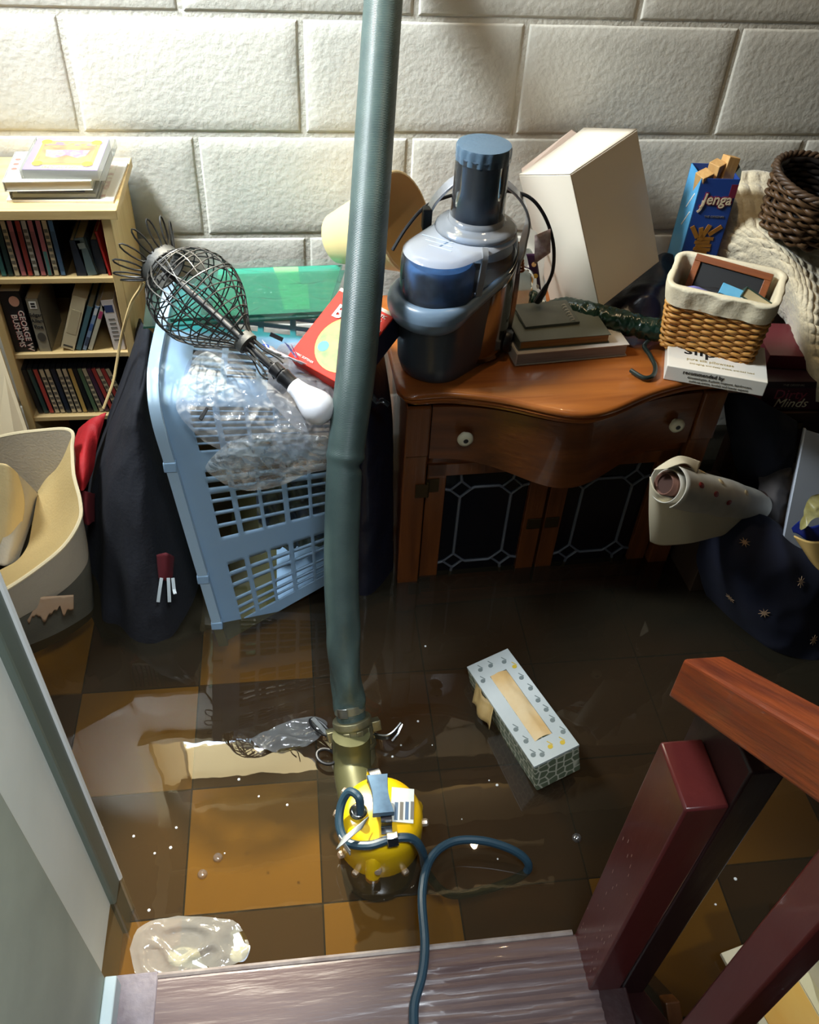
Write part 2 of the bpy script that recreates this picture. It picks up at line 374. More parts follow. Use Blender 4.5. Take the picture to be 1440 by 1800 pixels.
wpart('stringer', MB().add([(.42, .40, -.11), (.455, .40, -.11), (.455, .30, .12), (.42, .30, .12), (.42, .52, -.11), (.455, .52, -.11)], [(0, 1, 2, 3), (0, 3, 4), (1, 5, 2), (4, 3, 2, 5), (0, 4, 5, 1)]).bb(.377, .42, .0, .40, -.11, .045), maroon_dark, st, smooth=0, bev=.002)
wpart('stringer', MB().add([(.478, .40, -.10), (.50, .40, -.10), (.50, .48, -.10), (.478, .48, -.10), (.478, .30, -.02), (.50, .30, -.02), (.50, .38, .02), (.478, .38, .02)], [(0, 3, 2, 1), (4, 5, 6, 7), (0, 1, 5, 4), (1, 2, 6, 5), (2, 3, 7, 6), (3, 0, 4, 7)]), wood('brown_board', (116, 70, 30), (84, 48, 22), 1, 8), st, smooth=0, bev=.002)
# handrail: rises towards the upper flight
A0, A1 = V((.408, .525, .612)), V((.408, -.15, 1.15))
dr = (A1-A0).normalized(); nn = dr.cross(V((1, 0, 0))).normalized()
if nn.z < 0: nn = -nn
rb = MB(); w2, h2 = .0235, .034
vs = []
for P_, cut in ((A0, 0), (A1, 0)):
    for a, b in ((-1, -1), (1, -1), (1, 1), (-1, 1)): vs.append(P_+V((a*w2, 0, b*h2)))
rb.add(vs, [(3, 2, 1, 0), (4, 5, 6, 7), (0, 1, 5, 4), (1, 2, 6, 5), (2, 3, 7, 6), (3, 0, 4, 7)])
ho = wpart('handrail', rb, rail_m, st, smooth=0, bev=.004, seg=3)
ang = math.atan2(dr.z, dr.y); Rx = Matrix.Rotation(ang, 4, 'X'); pv = A0-st.location
ho.data.transform(Rx.inverted() @ Matrix.Translation(-pv)); ho.location = pv; ho.rotation_euler = (ang, 0, 0)
wpart('baluster', MB().bb(.402, .437, .247, .29, .02, .82), maroon, st, bev=.003)

# ================================================================== PUMP
pump = thing('sump_pump', 'yellow and black submersible pump standing in the flood water', 'pump', (.094, .675, -.115))
Y_ = mat('yellow_enamel', (244, 202, 20), .28, var=(12, (226, 176, 14), .3), spec=.6, coat=.3)
def zz(z): return z+.115
pr_ = [(.058, zz(-.115)), (.064, zz(-.10)), (.066, zz(-.02)), (.066, zz(.0))]
obj('motor_housing', MB().lathe(pr_, 40), mat('dark_cast_iron', (34, 38, 42), .5, bump=(60, .3)), pump)
prof = [(.0655, zz(-.006)), (.068, zz(0)), (.068, zz(.058)), (.0665, zz(.07)), (.061, zz(.082)), (.050, zz(.088)), (.0, zz(.090))]
cov = MB().lathe(prof, 48)
for a in (255, 20, 135): # cast lugs for the bolts
    c, s_ = math.cos(R(a)), math.sin(R(a)); cov.lathe([(.013, zz(-.012)), (.013, zz(.05)), (.006, zz(.062)), (0, zz(.062))], 12, (.062*c, .062*s_, 0))
bolt_m = mat('pale_bolt', (214, 196, 176), .35, metal=.7)
obj('yellow_cover', cov, Y_, pump, smooth=40, bev=.0015)
for a, z in ((165, .052), (140, .07), (350, .058), (205, .01), (262, .03), (300, -.004), (232, -.005)):
    c, s_ = math.cos(R(a)), math.sin(R(a))
    bb_ = MB().lathe([(.0065, 0), (.0065, .006), (.005, .009), (0, .0095)], 8)
    obj('bolt', MB().add(bb_.v, bb_.f, Matrix.Translation((.067*c, .067*s_, zz(z))) @ Euler((0, R(70), R(a))).to_matrix().to_4x4()), bolt_m, pump)
# carrying handle: steel strap with a blue-grey rubber grip
strap = cat([(-.010, .050, zz(.075)), (-.010, .052, zz(.122)), (-.004, .03, zz(.128)), (.002, -.015, zz(.126)), (.004, -.026, zz(.123)), (.005, -.031, zz(.112)), (.005, -.033, zz(.100)), (.005, -.042, zz(.0925))], 5)
obj('handle_strap', MB().ribbon(strap, .017, .003, (1, 0, 0)), M['bright_steel'], pump, smooth=40)
def grip(u, v):
    y = .034-.062*u; w = .0125+.004*abs(2*u-1)**1.5; a = 2*PI*v
    return V((-.004+.004*u+w*max(-1, min(1, 1.35*math.cos(a))), y, zz(.131-.004*u)+.0065*max(-1, min(1, 1.4*math.sin(a)))))
gb = MB().grid(lambda u, v: grip(u, v), 12, 24)
gb.add([grip(0, k/24) for k in range(24)], [tuple(range(24))]); gb.add([grip(1, k/24) for k in range(24)], [tuple(range(24))])
obj('handle_grip', gb, mat('blue_grey_rubber', (88, 126, 156), .5, var=(50, (64, 96, 124))), pump, smooth=40)
pl = obj('name_plate', MB().box((.034, .004, zz(.0905)), (.036, .058, .0015), (0, 5, -8)), mat('white_plate', (220, 226, 222), .4), pump, smooth=0)
for k in range(4): obj('print_block', MB().box((.022+k*.0085+.001, -.006, zz(.0922)-k*.0007), (.0055, .030, .0004), (0, 5, -8)), M['grey_ink'] if k % 2 else mat('plate_blue', (84, 110, 140), .5), pl, smooth=0)
for k in range(5): obj('print_block', MB().box((.022+k*.0062, .023, zz(.0922)-k*.00054), (.0042, .007, .0004), (0, 5, -8)), M['grey_ink'], pl, smooth=0)
obj('cable_gland', MB().lathe([(.017, 0), (.017, .006), (.0145, .008), (.0145, .02), (.011, .024), (.0, .024)], 24, (-.036, -.004, zz(.078))), M['bright_steel'], pump, bev=.001)
# hose outlet on the far side
obj('outlet_elbow', MB().tube(cat([(-.03, .06, zz(.01)), (-.036, .12, zz(.0)), (-.036, .150, zz(.02)), (-.036, .163, zz(.05))], 5), .033, 20), mat('olive_cast_outlet', (92, 92, 62), .45, metal=.4), pump)
cord = cat([onz(634, 1430, .104), onz(631, 1402, .126), onz(614, 1392, .124), onz(600, 1415, .108), onz(597, 1452, .094), onz(612, 1481, .092), onz(650, 1486, .0965), onz(690, 1474, .0975),
            onz(724, 1474, .093), onz(742, 1496, .066), onz(752, 1535, -.015), onz(790, 1572, -.04), onz(860, 1562, -.04), onz(915, 1540, -.015), onz(929, 1520, .012), onz(905, 1496, .03), onz(850, 1478, .04), onz(795, 1480, .04), onz(757, 1510, .045), onz(742, 1570, .055), onz(747, 1660, .062), onz(742, 1715, .063), onz(728, 1770, .063), onz(730, 1840, .065)], 8)
wpart('power_cord', MB().tube(cord, .0068, 10), mat('blue_black_cord', (40, 66, 82), .38), pump)
wpart('cord_clamp', MB().ribbon([onz(689, 1464, .1045), onz(690, 1474, .106), onz(692, 1487, .096)], .017, .006, (1, 0, 0)), M['bright_steel'], pump, bev=.001)
wpart('cord_tag', MB().grid(lambda u, v: onz(603+46*u-12*v, 1472-38*u+22*v, .108+.006*math.sin(3*u)), 6, 6), mat('silver_tag', (170, 176, 176), .4, metal=.3), pump, solid=.0015)
wpart('cord_tag', MB().grid(lambda u, v: onz(596+20*u, 1468+28*u-6*v+14*v*v, .103-.012*v), 6, 4), mat('silver_tag_wrap', (196, 200, 200), .35, metal=.3), pump, solid=.0015)

# ================================================================== HOSE
hz_ = thing('discharge_hose', 'thick grey-green fabric discharge hose rising from the pump with metal coupling', 'hose', (.055, .85, .02))
def atd(px, py, zc): return V((0, 0, CAM_H))+(CR*((px-720)/FPX)-CU*((py-900)/FPX)+CF)*zc
hp = [atd(618, 1262, 1.545), atd(611, 1215, 1.535), atd(604, 1110, 1.50), atd(600, 1000, 1.47), atd(603, 880, 1.435), atd(606, 820, 1.42), atd(612, 760, 1.41), atd(627, 640, 1.40), atd(645, 430, 1.40), atd(660, 210, 1.41), atd(674, 0, 1.42), atd(690, -200, 1.43)]
hpath = cat(hp, 14); hn = len(hpath)
def hose_r(i):
    t = i/14
    r = .0255 if t < .4 else (.0255+.0035*min(1, (t-.4)/.8))
    return r+.0025*min(1, max(0, (t-5)/2))
hb = MB()
ring = 40; vs = []
up0 = None
for i, p in enumerate(hpath):
    t = (hpath[min(i+1, hn-1)]-hpath[max(i-1, 0)]).normalized()
    a = V((1, 0, 0)); a = (a-t*a.dot(t)).normalized(); b = t.cross(a)
    tt = i/14
    for k in range(ring):
        th = 2*PI*k/ring
        q = a*math.cos(th)+b*math.sin(th)
        rr = hose_r(i)
        dmp = 1
        if tt < 2.2: # dented above the clamp
            f = max(0, min(1, (tt-.35)/.5))*max(0, min(1, (2.3-tt)/1.0))
            rr += f*(.0040*math.sin(th*2+tt*3.4)+.0026*math.sin(th*3-tt*5)+.0028*ridged((math.cos(th)*1.3, math.sin(th)*1.3, tt*1.6), 1.1, 3)-.002)
        kk = math.exp(-((tt-5.05)/.13)**2)     # crease where it bends
        rr -= kk*.0045*max(0, math.cos(th-.4)+.4)
        kk2 = math.exp(-((tt-5.35)/.15)**2); rr += kk2*.002
        vs.append(p+q*rr)
fs = [(i*ring+k, i*ring+(k+1) % ring, (i+1)*ring+(k+1) % ring, (i+1)*ring+k) for i in range(hn-1) for k in range(ring)]
hb.add(vs, fs)
def fabric():
    m = mat('ribbed_hose_fabric', (76, 94, 90), .38, var=(16, (54, 70, 70), .3), spec=.5)
    nt = m.node_tree; tc = nt.nodes.new('ShaderNodeTexCoord'); w = nt.nodes.new('ShaderNodeTexWave'); w.bands_direction = 'Z'; w.inputs['Scale'].default_value = 170; w.inputs['Distortion'].default_value = 1
    bp = nt.nodes.new('ShaderNodeBump'); bp.inputs['Strength'].default_value = .22; bp.inputs['Distance'].default_value = .002
    nt.links.new(tc.outputs['Object'], w.inputs['Vector']); nt.links.new(w.outputs['Fac'], bp.inputs['Height']); nt.links.new(bp.outputs[0], nt.nodes['Principled BSDF'].inputs['Normal'])
    return m
wpart('hose_body', hb, fabric(), hz_, smooth=180)
ax = (hpath[6]-hpath[0]).normalized()
def around(c, prof, seg=32, **k):
    b = MB().lathe(prof, seg, **k); Q = V((0, 0, 1)).rotation_difference(ax).to_matrix().to_4x4()
    return MB().add(b.v, b.f, Matrix.Translation(c) @ Q)
c0 = hpath[0]
clampm = mat('tinned_clamp', (150, 150, 132), .35, metal=.6, var=(30, (116, 116, 100)))
wpart('clamp_band', around(c0+ax*.012, [(.0262, 0), (.0278, .001), (.0278, .014), (.0262, .015)]), clampm, hz_)
wpart('clamp_buckle', around(c0+ax*.012, [(.0275, -.001), (.0305, -.001), (.0305, .016), (.0275, .016)], seg=6, a0=225, a1=262), M['steel'], hz_, bev=.001)
cast = mat('cast_aluminium', (150, 146, 116), .42, metal=.75, var=(30, (112, 108, 84)), bump=(60, .4))
cpl = [(.026, .0), (.0335, .0), (.0345, -.003), (.0345, -.012), (.0325, -.014), (.0325, -.045), (.036, -.048), (.036, -.054), (.031, -.056), (.031, -.09), (.0, -.09)]
cb = around(c0, cpl, 40)
for k in range(9):
    a = R(k*40+10); b = MB().box((.033*math.cos(a), .033*math.sin(a), -.03), (.004, .012, .030), (0, 0, k*40+10)); Q = V((0, 0, 1)).rotation_difference(ax).to_matrix().to_4x4(); cb.add(b.v, b.f, Matrix.Translation(c0) @ Q)
for a in (10, 190):
    b = MB().box((.040*math.cos(R(a)), .040*math.sin(R(a)), -.022), (.016, .022, .018), (0, 0, a)); cb.add(b.v, b.f, Matrix.Translation(c0) @ Q)
cpo = wpart('camlock_coupling', cb, cast, hz_, smooth=35, bev=.001)
for sgn, pts in ((1, [(655, 1292), (676, 1296), (690, 1290), (706, 1272)]), (-1, [(590, 1302), (576, 1292), (562, 1276), (549, 1262)])):
    pp = [onz(x, y, .02+.006*i) for i, (x, y) in enumerate(pts)]
    lv = MB().ribbon(cat(pp, 4), .013, .004, (0, 0, 1)) if sgn > 0 else MB().ribbon(cat(pp, 4), .009, .003, (.3, 1, .3))
    o = obj('lever', shift(lv, hz_.location), M['steel'], cpo, smooth=40, bev=.001)
    e = pp[-1]
    if sgn > 0: obj('lever', shift(MB().ribbon([onz(690, 1304, .02), onz(700, 1290, .026), onz(706, 1273, .034)], .012, .003, (.4, .4, 1)), hz_.location), M['bright_steel'], cpo, smooth=40)
    else:
        ringp = [onz(562+16*math.cos(t)+6*math.sin(t), 1278+13*math.sin(t)+7*math.cos(t), .03) for t in [2*PI*k/20 for k in range(20)]]
        obj('pull_ring', shift(MB().tube(ringp, .0025, 6, closed=True), hz_.location), M['black_plastic'], cpo)
rg = [onz(574+17*math.cos(t), 1330+13*math.sin(t)+3*math.cos(t), .015) for t in [2*PI*k/24 for k in range(24)]]
obj('pull_ring', shift(MB().tube(rg, .003, 8, closed=True), hz_.location), M['black_plastic'], cpo)
obj('lever', shift(MB().ribbon(cat([onz(590, 1322, .02), onz(600, 1340, .015), onz(606, 1345, .01)], 4), .014, .008, (0, 0, 1)), hz_.location), M['black_plastic'], cpo, label='black wet lever arm')

# ================================================================== TISSUE BOX, FLOATING BITS
tis = thing('tissue_box', 'soaked grey patterned tissue box floating on the flood water', 'box', (.367, .864, .029), (-9, -9, 18))
D = (.087, .252, .072)
def deco():
    m = mat('printed_card', (206, 212, 210), .45, var=(5, (178, 188, 190)))
    nt = m.node_tree; b = nt.nodes['Principled BSDF']
    return m
card = deco()
def lattice():
    m = mat('lattice_print', (120, 130, 104), .5); nt = m.node_tree; b = nt.nodes['Principled BSDF']
    tc = nt.nodes.new('ShaderNodeTexCoord'); vo = nt.nodes.new('ShaderNodeTexVoronoi'); vo.feature = 'DISTANCE_TO_EDGE'; vo.inputs['Scale'].default_value = 62; vo.inputs['Randomness'].default_value = .6
    rp = nt.nodes.new('ShaderNodeValToRGB'); rp.color_ramp.elements[0].position = .05; rp.color_ramp.elements[1].position = .12
    rp.color_ramp.elements[0].color = lin((206, 206, 186)); rp.color_ramp.elements[1].color = lin((104, 116, 92))
    nt.links.new(tc.outputs['Object'], vo.inputs['Vector']); nt.links.new(vo.outputs['Distance'], rp.inputs[0]); nt.links.new(rp.outputs[0], b.inputs['Base Color'])
    return m
obj('carton', MB().box((0, 0, -.002), (D[0], D[1], D[2]-.004)), lattice(), tis, smooth=0, bev=.003)
hw, hl = D[0]/2, D[1]/2
top = MB()
sl = (.017, .083)   # slot half size
top.bb(-hw, -sl[0], -hl, hl, D[2]/2-.005, D[2]/2-.0005).bb(sl[0], hw, -hl, hl, D[2]/2-.005, D[2]/2-.0005).bb(-sl[0], sl[0], -hl, -sl[1], D[2]/2-.005, D[2]/2-.0005).bb(-sl[0], sl[0], sl[1], hl, D[2]/2-.005, D[2]/2-.0005)
obj('printed_top', top, card, tis, smooth=0)
obj('tissue', MB().grid(lambda u, v: V((-.0165+.033*u, -.082+.164*v, D[2]/2-.0015+.003*nz((u*2, v*5, 0), 1.6, 2)+.004*math.sin(PI*u))), 8, 24), mat('wet_tissue', (226, 206, 166), .7, var=(10, (214, 176, 116), .15)), tis, smooth=180)
dk = mat('printed_drop', (112, 124, 124), .5); yl = mat('printed_yellow_drop', (206, 176, 50), .5)
for k, (x, y) in enumerate([(-.033, -.105), (-.02, -.112), (.0, -.105), (.022, -.108), (.034, -.09), (.031, -.06), (.033, -.035), (.031, -.01), (.033, .02), (.031, .05), (.033, .08), (.022, .10), (-.004, .105), (-.025, .106), (-.033, .08), (-.03, -.075), (-.033, -.045)]):
    b = MB().lathe([(.0045, 0), (.0045, .0006)], 12, (x, y, D[2]/2-.0006)); b.box((x+.003, y+.007, D[2]/2-.0003), (.0016, .012, .0006), (0, 0, 25))
    obj('print_motif', b, yl if k in (2, 3, 10) else dk, tis, smooth=0)
ft = MB().grid(lambda u, v: V((-hw-.022*v+.004*math.sin(9*u), .02+.07*u-.02*v, D[2]/2-.006-.025*v+.004*nz((u*4, v*4, 0), 1))), 10, 5)
obj('torn_flap', ft, mat('soggy_card', (176, 150, 96), .6, var=(20, (140, 112, 66))), tis, solid=.0012, smooth=180)
wet = film('wet_film', (236, 238, 240), .45, .04, .22, (30, .5))
def scrap(name, pts, label, amp=.006, m=None, n=16):
    """crumpled film lying on the water; pts = outline pixels"""
    W_ = [onz(x, y, .003) for x, y in pts]; c = sum(W_, V())/len(W_); k = len(W_)
    def fn(u, v):
        p = c+(catf(W_+[W_[0]], u)-c)*v
        h = amp*max(0, ridged((p.x, p.y, 0), 26, 5)-.35)+.0025*(1-v)
        return V((p.x, p.y, .0025+h))-c+V((0, 0, 0))
    b = MB().grid(fn, 40, n)
    o = obj(name, b, m or wet, None, (c.x, c.y, 0), smooth=180)
    return o
tag(scrap('plastic_film', [(438, 1300), (470, 1285), (500, 1272), (540, 1262), (575, 1270), (560, 1300), (520, 1315), (470, 1320)], '', .014, film('grey_film', (150, 158, 160), .4, .05, .3, (24, .6))), 'crumpled grey plastic film floating beside the hose coupling', 'film')
tag(scrap('plastic_bag', [(228, 1668), (248, 1628), (300, 1612), (370, 1614), (415, 1622), (438, 1660), (425, 1690), (380, 1702), (330, 1722), (270, 1728), (240, 1715)], '', .012, film('soaked_bag', (214, 204, 170), .35, .1, .34, (20, .5))), 'soaked clear plastic bag sunk in the water by the stair tread', 'plastic bag')
ice = mat('frosted_crumple', (206, 214, 226), .3, bump=(120, 1.0))
tag(scrap('foam_scrap', [(296, 1672), (310, 1660), (340, 1662), (360, 1690), (372, 1705), (330, 1700), (300, 1695)], '', .006, ice), 'pale crinkled foam scrap on the left part of the soaked bag', 'scrap', None)
tag(scrap('foam_scrap', [(404, 1640), (418, 1630), (432, 1655), (440, 1665), (428, 1690), (405, 1685), (408, 1660)], '', .006, ice), 'pale crinkled foam scrap on the right edge of the soaked bag', 'scrap', None)
bub = film('bubble', (250, 250, 255), .5, .02, .1)
speck_m = mat('white_speck', (226, 230, 232), .4)
spb = MB()
random.seed(3)
for x, y in [(1016, 1472), (748, 1136), (705, 1310), (735, 1268), (690, 1330), (760, 1310), (812, 1440), (874, 1380), (875, 1510), (860, 1372), (1293, 1545), (1258, 1590), (420, 1370), (455, 1400), (505, 1415), (395, 1500), (310, 1455), (300, 1490), (272, 1500), (262, 1600), (235, 1470), (180, 1455)]:
    p = onz(x, y, 0); r = random.uniform(.0012, .003); spb.lathe([(r, 0), (r*.8, .001), (0, .0016)], 6, p)
tag(obj('floating_speck', spb, speck_m, stuff=True), 'tiny white specks scattered over the flood water', 'debris')
for i, (x, y) in enumerate([(383, 1508), (356, 1537), (1014, 1473)]):
    p = onz(x, y, 0); tag(obj('bubble', MB().lathe([(.008, 0), (.0065, .004), (.003, .006), (0, .0065)], 16), bub, None, p), ['clear bubble above the left of the middle pale water line', 'small clear bubble on the middle pale water line', 'clear bubble between the tissue box and the newel post'][i], 'bubble')
# things below the handrail, lower right
yp = thing('painting', 'yellow and white painted panel lying under the banister, lower right', 'picture', (.672, .385, .03), (3, -2, 12))
obj('panel_board', MB().bb(-.075, .09, -.09, .07, -.02, -.012), mat('pale_board', (226, 216, 186), .5), yp, smooth=0, bev=.001)
obj('yellow_print', MB().bb(-.062, .012, -.075, .035, -.0118, -.0105), mat('yellow_print', (224, 160, 40), .45, var=(18, (236, 190, 90)), stretch=(1, .3, 1)), yp, smooth=0)
obj('cream_strip', MB().bb(.014, .034, -.085, .066, -.0118, -.0104), mat('cream_strip', (232, 222, 178), .5), yp, smooth=0)
bg_ = obj('paper_wrapper', MB().grid(lambda u, v: V((-.06+.12*u, -.08+.16*v, .01*ridged((u, v, 0), 4, 2)+.02*u*v)), 20, 20), mat('pale_blue_wrapper', (196, 216, 236), .35, var=(30, (232, 236, 240), .1)), None, (.775, .415, .036), smooth=180)
tag(bg_, 'crumpled pale blue wrapper beside the yellow panel, lower right corner', 'wrapper')
# ================================================================== CD RACK
TX0, TX1, TF, TB_ = -.552, -.312, 1.481, 1.697
rack = thing('media_rack', 'pale birch rack of CDs and books against the block wall', 'rack', (-.432, 1.59, -.115))
def rp(name, *bx, m=None, **k):
    b = MB()
    for q in bx: b.bb(*q)
    return wpart(name, b, m or M['pale_wood'], rack, bev=.0012, smooth=0, **k)
rp('side_panel', (TX1-.016, TX1, TF, TB_, -.115, .683)); rp('side_panel', (TX0, TX0+.014, TF, TB_, -.115, .683))
rp('top_board', (TX0-.02, -.299, TF-.004, TB_+.005, .683, .70), m=M['pale_wood_x'])
rp('back_panel', (TX0, TX1, TB_-.004, TB_, -.1, .683), m=M['dark_in'])
for z in (.560, .403, .254): rp('shelf', (TX0+.014, TX1-.016, TF+.004, TB_-.004, z, z+.0105), m=M['pale_wood_x'])
rp('plinth', (TX0+.014, TX1-.016, TF+.02, TF+.03, -.1, .03), m=M['dark_in'])
# one object per case or book; origin at the foot of its spine
def case(name, x, z, t, h, d, col, label, lean=0, back=0, tilt=0, trim=None, cat_='CD case', group=None, y=TF+.012, clear=True):
    o = thing(name, label, cat_, (x, y+back, z+max(0, t*math.sin(R(lean)))), (0, lean, tilt), group)
    if clear:
        obj('jewel_case', MB().bb(0, t, .0015, d, 0, h), M['jewel'], o, smooth=0)
        obj('spine', MB().bb(t*.12, t*.88, 0, .0016, .002, h-.002), mat('spine', col, .35), o, smooth=0)
    else:
        obj('cover', MB().bb(0, t, 0, .001, 0, h).bb(0, .001, 0, d, 0, h).bb(t-.001, t, 0, d, 0, h), mat('cover', col, .45), o, smooth=0)
        obj('page_block', MB().bb(.001, t-.001, .001, d-.003, .002, h-.002), M['page'], o, smooth=0)
    if trim: 
        for (z0, z1, c) in trim: obj('spine_print', MB().bb(t*.18, t*.82, -.0004, .0002, z0*h, z1*h), mat('print', c, .5), o, smooth=0)
    return o
M['jewel'] = mat('jewel_case_plastic', (30, 34, 38), .18, coat=.3)
CREAM, PINK, REDC, WHT, TEAL, DKG, NAVY, BLU, GOLD, GRN, PUR, BLK = (216, 198, 160), (198, 118, 122), (184, 70, 62), (208, 204, 190), (70, 130, 124), (44, 72, 68), (34, 44, 60), (86, 120, 156), (204, 166, 92), (92, 116, 84), (80, 52, 70), (32, 34, 36)
names = {CREAM: 'cream', PINK: 'pink', REDC: 'red', WHT: 'white', TEAL: 'teal', DKG: 'dark green', NAVY: 'navy', BLU: 'blue', GOLD: 'gold', GRN: 'olive green', PUR: 'dark purple', BLK: 'black'}
row1 = [NAVY, DKG, DKG, TEAL, DKG, CREAM, PINK, REDC, WHT, PINK, PINK, CREAM, BLU]
for i, c in enumerate(row1):
    x = -.4985+(i-5)*.01125
    if i < 3: continue
    tr_ = [(.05, .95, (150, 140, 118))] if c in (CREAM, WHT) else ([(.02, .45, (84, 134, 126))] if i == 10 else [(.1, .8, tuple(int(q*.8) for q in c))])
    if c in (CREAM, WHT): tr_ = [(.12+.11*k, .18+.11*k, (120, 112, 96)) for k in range(7)]
    case('cd_case', x, .5706, .0095, .106, .11, c, f'{names[c]} spined CD case, {ORD[i-3]} from the left on the top shelf of the rack', lean=.6*math.sin(i*2), trim=tr_, group='CDs on the top shelf of the rack')
case('cd_case', -.392, .5706, .018, .068, .1, NAVY, 'short navy case beside the blue CD, top shelf of the rack', clear=False, cat_='case')
case('cd_case', -.3735, .5706, .018, .072, .1, (96, 116, 118), 'short grey green case leaning between two navy ones, top shelf', lean=-8, clear=False, cat_='case', trim=[(.72, .86, (150, 164, 160))])
case('cd_case', -.3585, .5706, .018, .066, .1, (36, 48, 66), 'short navy case behind the grey green one, top shelf', clear=False, cat_='case', back=.006)
case('notebook', -.3375, .5706, .006, .084, .1, (196, 48, 44), 'thin red booklet against the right side of the top shelf', lean=-6, clear=False, cat_='booklet')
# middle shelf
bk = case('book', -.5365, .4137, .038, .128, .12, (28, 26, 30), 'black book with red and white lettering, left end of the middle shelf', cat_='book', clear=False)
pr_w = mat('cover_lettering', (222, 206, 190), .5); pr_r = mat('cover_red', (170, 46, 46), .5)
text(bk, 'GEORGE W', (.030, -.0008, .046), .0145, pr_w, rot=(90, 90, 0), width=1.15, bold=.0001); text(bk, 'BUSHISMS', (.0165, -.0008, .046), .0145, pr_w, rot=(90, 90, 0), width=1.1, bold=.0001)
text(bk, 'GEORGE W', (.0288, -.0005, .0455), .0145, pr_r, rot=(90, 90, 0), width=1.15, bold=.0001); text(bk, 'BUSHISMS', (.0153, -.0005, .0455), .0145, pr_r, rot=(90, 90, 0), width=1.1, bold=.0001)
obj('portrait_print', MB().lathe([(.009, 0), (.009, .0006)], 16, (.024, -.0003, .108), Euler((R(90), 0, 0)).to_matrix().to_4x4(), ry=1.2), mat('portrait', (206, 150, 124), .5), bk)
bk = case('book', -.4930, .4137, .0225, .112, .11, (140, 132, 112), 'grey paperback with a white square and old lettering, middle shelf', cat_='book', clear=False)
obj('spine_print', MB().bb(.005, .0175, -.0006, 0, .092, .107), M['paper'], bk, smooth=0); obj('spine_print', MB().bb(.0075, .015, -.0009, 0, .095, .0985).bb(.0075, .015, -.0009, 0, .1005, .104), M['ink'], bk, smooth=0)
for k, wd in enumerate(('Edgar', 'Allan', 'Poe')): text(bk, wd, (.011, -.0008, .079-.0125*k), .0105, M['ink'], bold=.0001)
obj('portrait_print', MB().lathe([(.0075, 0), (.0075, .0006)], 16, (.0115, -.0002, .032), Euler((R(90), 0, 0)).to_matrix().to_4x4(), ry=1.3), mat('dark_portrait', (70, 66, 58), .6), bk)
case('book', -.4530, .4137, .0265, .118, .12, (212, 196, 158), 'thick cream paperback leaning right on the middle shelf', lean=22, cat_='book', clear=False, trim=[(.04, .07, (70, 66, 60)), (.3, .75, (196, 180, 142))])
case('book', -.4260, .4137, .0105, .100, .12, (66, 104, 112), 'thin teal book leaning beside the thick cream one, middle shelf', lean=23, cat_='book', clear=False)
case('book', -.4140, .4137, .0085, .102, .12, (128, 150, 176), 'thin mottled blue and white booklet leaning on the middle shelf', lean=24, cat_='book', clear=False, trim=[(.1, .3, (60, 74, 96)), (.45, .6, (60, 96, 150)), (.8, .95, (210, 210, 206))])
case('book', -.4040, .4137, .0095, .102, .12, (196, 190, 164), 'thin grey booklet with a pink band, leaning on the middle shelf', lean=24, cat_='book', clear=False, trim=[(.72, .88, (176, 60, 104))])
bk = case('book', -.3560, .4137, .0235, .107, .11, (222, 212, 204), 'white paperback with a blue band at the right end of the middle shelf', lean=-3, cat_='book', clear=False, trim=[(.76, .90, (52, 70, 112))])
for k in range(6): obj('spine_print', MB().bb(.006, .0175, -.0005, 0, .02+.009*k, .0235+.009*k), M['grey_ink'], bk, smooth=0)
# bottom shelf
row3 = [BLK, DKG, REDC, CREAM, CREAM, NAVY, CREAM, CREAM, GOLD, BLK, GRN, CREAM, PUR, REDC, CREAM, REDC, CREAM]
for i, c in enumerate(row3):
    x = -.529+i*.0108; ln = -5-max(0, i-8)*1.1
    tr_ = [(.1+.11*k, .16+.11*k, (110, 100, 84)) for k in range(7)] if c == CREAM else None
    case('cd_case', x, .2650+abs(math.sin(R(ln)))*.0, .0094, .108, .11, c, f'{names[c]} spined CD case, {ORD[i]} from the left on the bottom shelf of the rack', lean=ln, trim=tr_, group='CDs on the bottom shelf of the rack', back=.002)
# on the top of the rack
bo = thing('magazine', 'flat pale booklet lying under the cases on the rack top', 'booklet', (-.392, 1.585, .7003), (0, 0, -2))
obj('page_block', MB().bb(-.088, .088, -.078, .088, 0, .004), M['paper'], bo, smooth=0)
obj('cover_print', MB().bb(-.084, .045, -.074, .084, .004, .0046), mat('pale_cover_print', (196, 186, 150), .4, var=(30, (226, 214, 170))), bo, smooth=0)
obj('spine_print', MB().bb(.052, .072, -.074, .084, .004, .0046), mat('pale_strip', (226, 222, 206), .4, var=(60, (190, 150, 140), .1)), bo, smooth=0)
CL = film('clear_case', (236, 238, 236), .2, .05, .12)
c1 = thing('dvd_case', 'clear plastic case under the white book on the rack top', 'case', (-.402, 1.572, .705), (0, 0, 0))
obj('clear_shell', MB().bb(-.074, .074, -.062, .062, 0, .0155), CL, c1, smooth=0, bev=.002); obj('insert', MB().bb(-.07, .066, -.058, .06, .002, .008), mat('grey_insert', (186, 184, 168), .6), c1, smooth=0)
obj('blue_strip', MB().bb(-.06, .05, -.0615, -.06, .012, .0145), mat('blue_strip', (70, 84, 130), .5), c1, smooth=0)
c2 = thing('white_book', 'white paperback between the two clear cases on the rack top', 'book', (-.41, 1.575, .7208), (0, 0, 2))
obj('page_block', MB().bb(-.070, .068, -.066, .058, .001, .015), mat('white_pages', (224, 214, 192), .8), c2, smooth=0); obj('cover', MB().bb(-.072, .070, -.068, .060, .015, .0165).bb(-.072, .070, -.068, .060, 0, .001).bb(-.0725, -.071, -.068, .06, 0, .0165), mat('white_cover', (238, 236, 226), .4), c2, smooth=0)
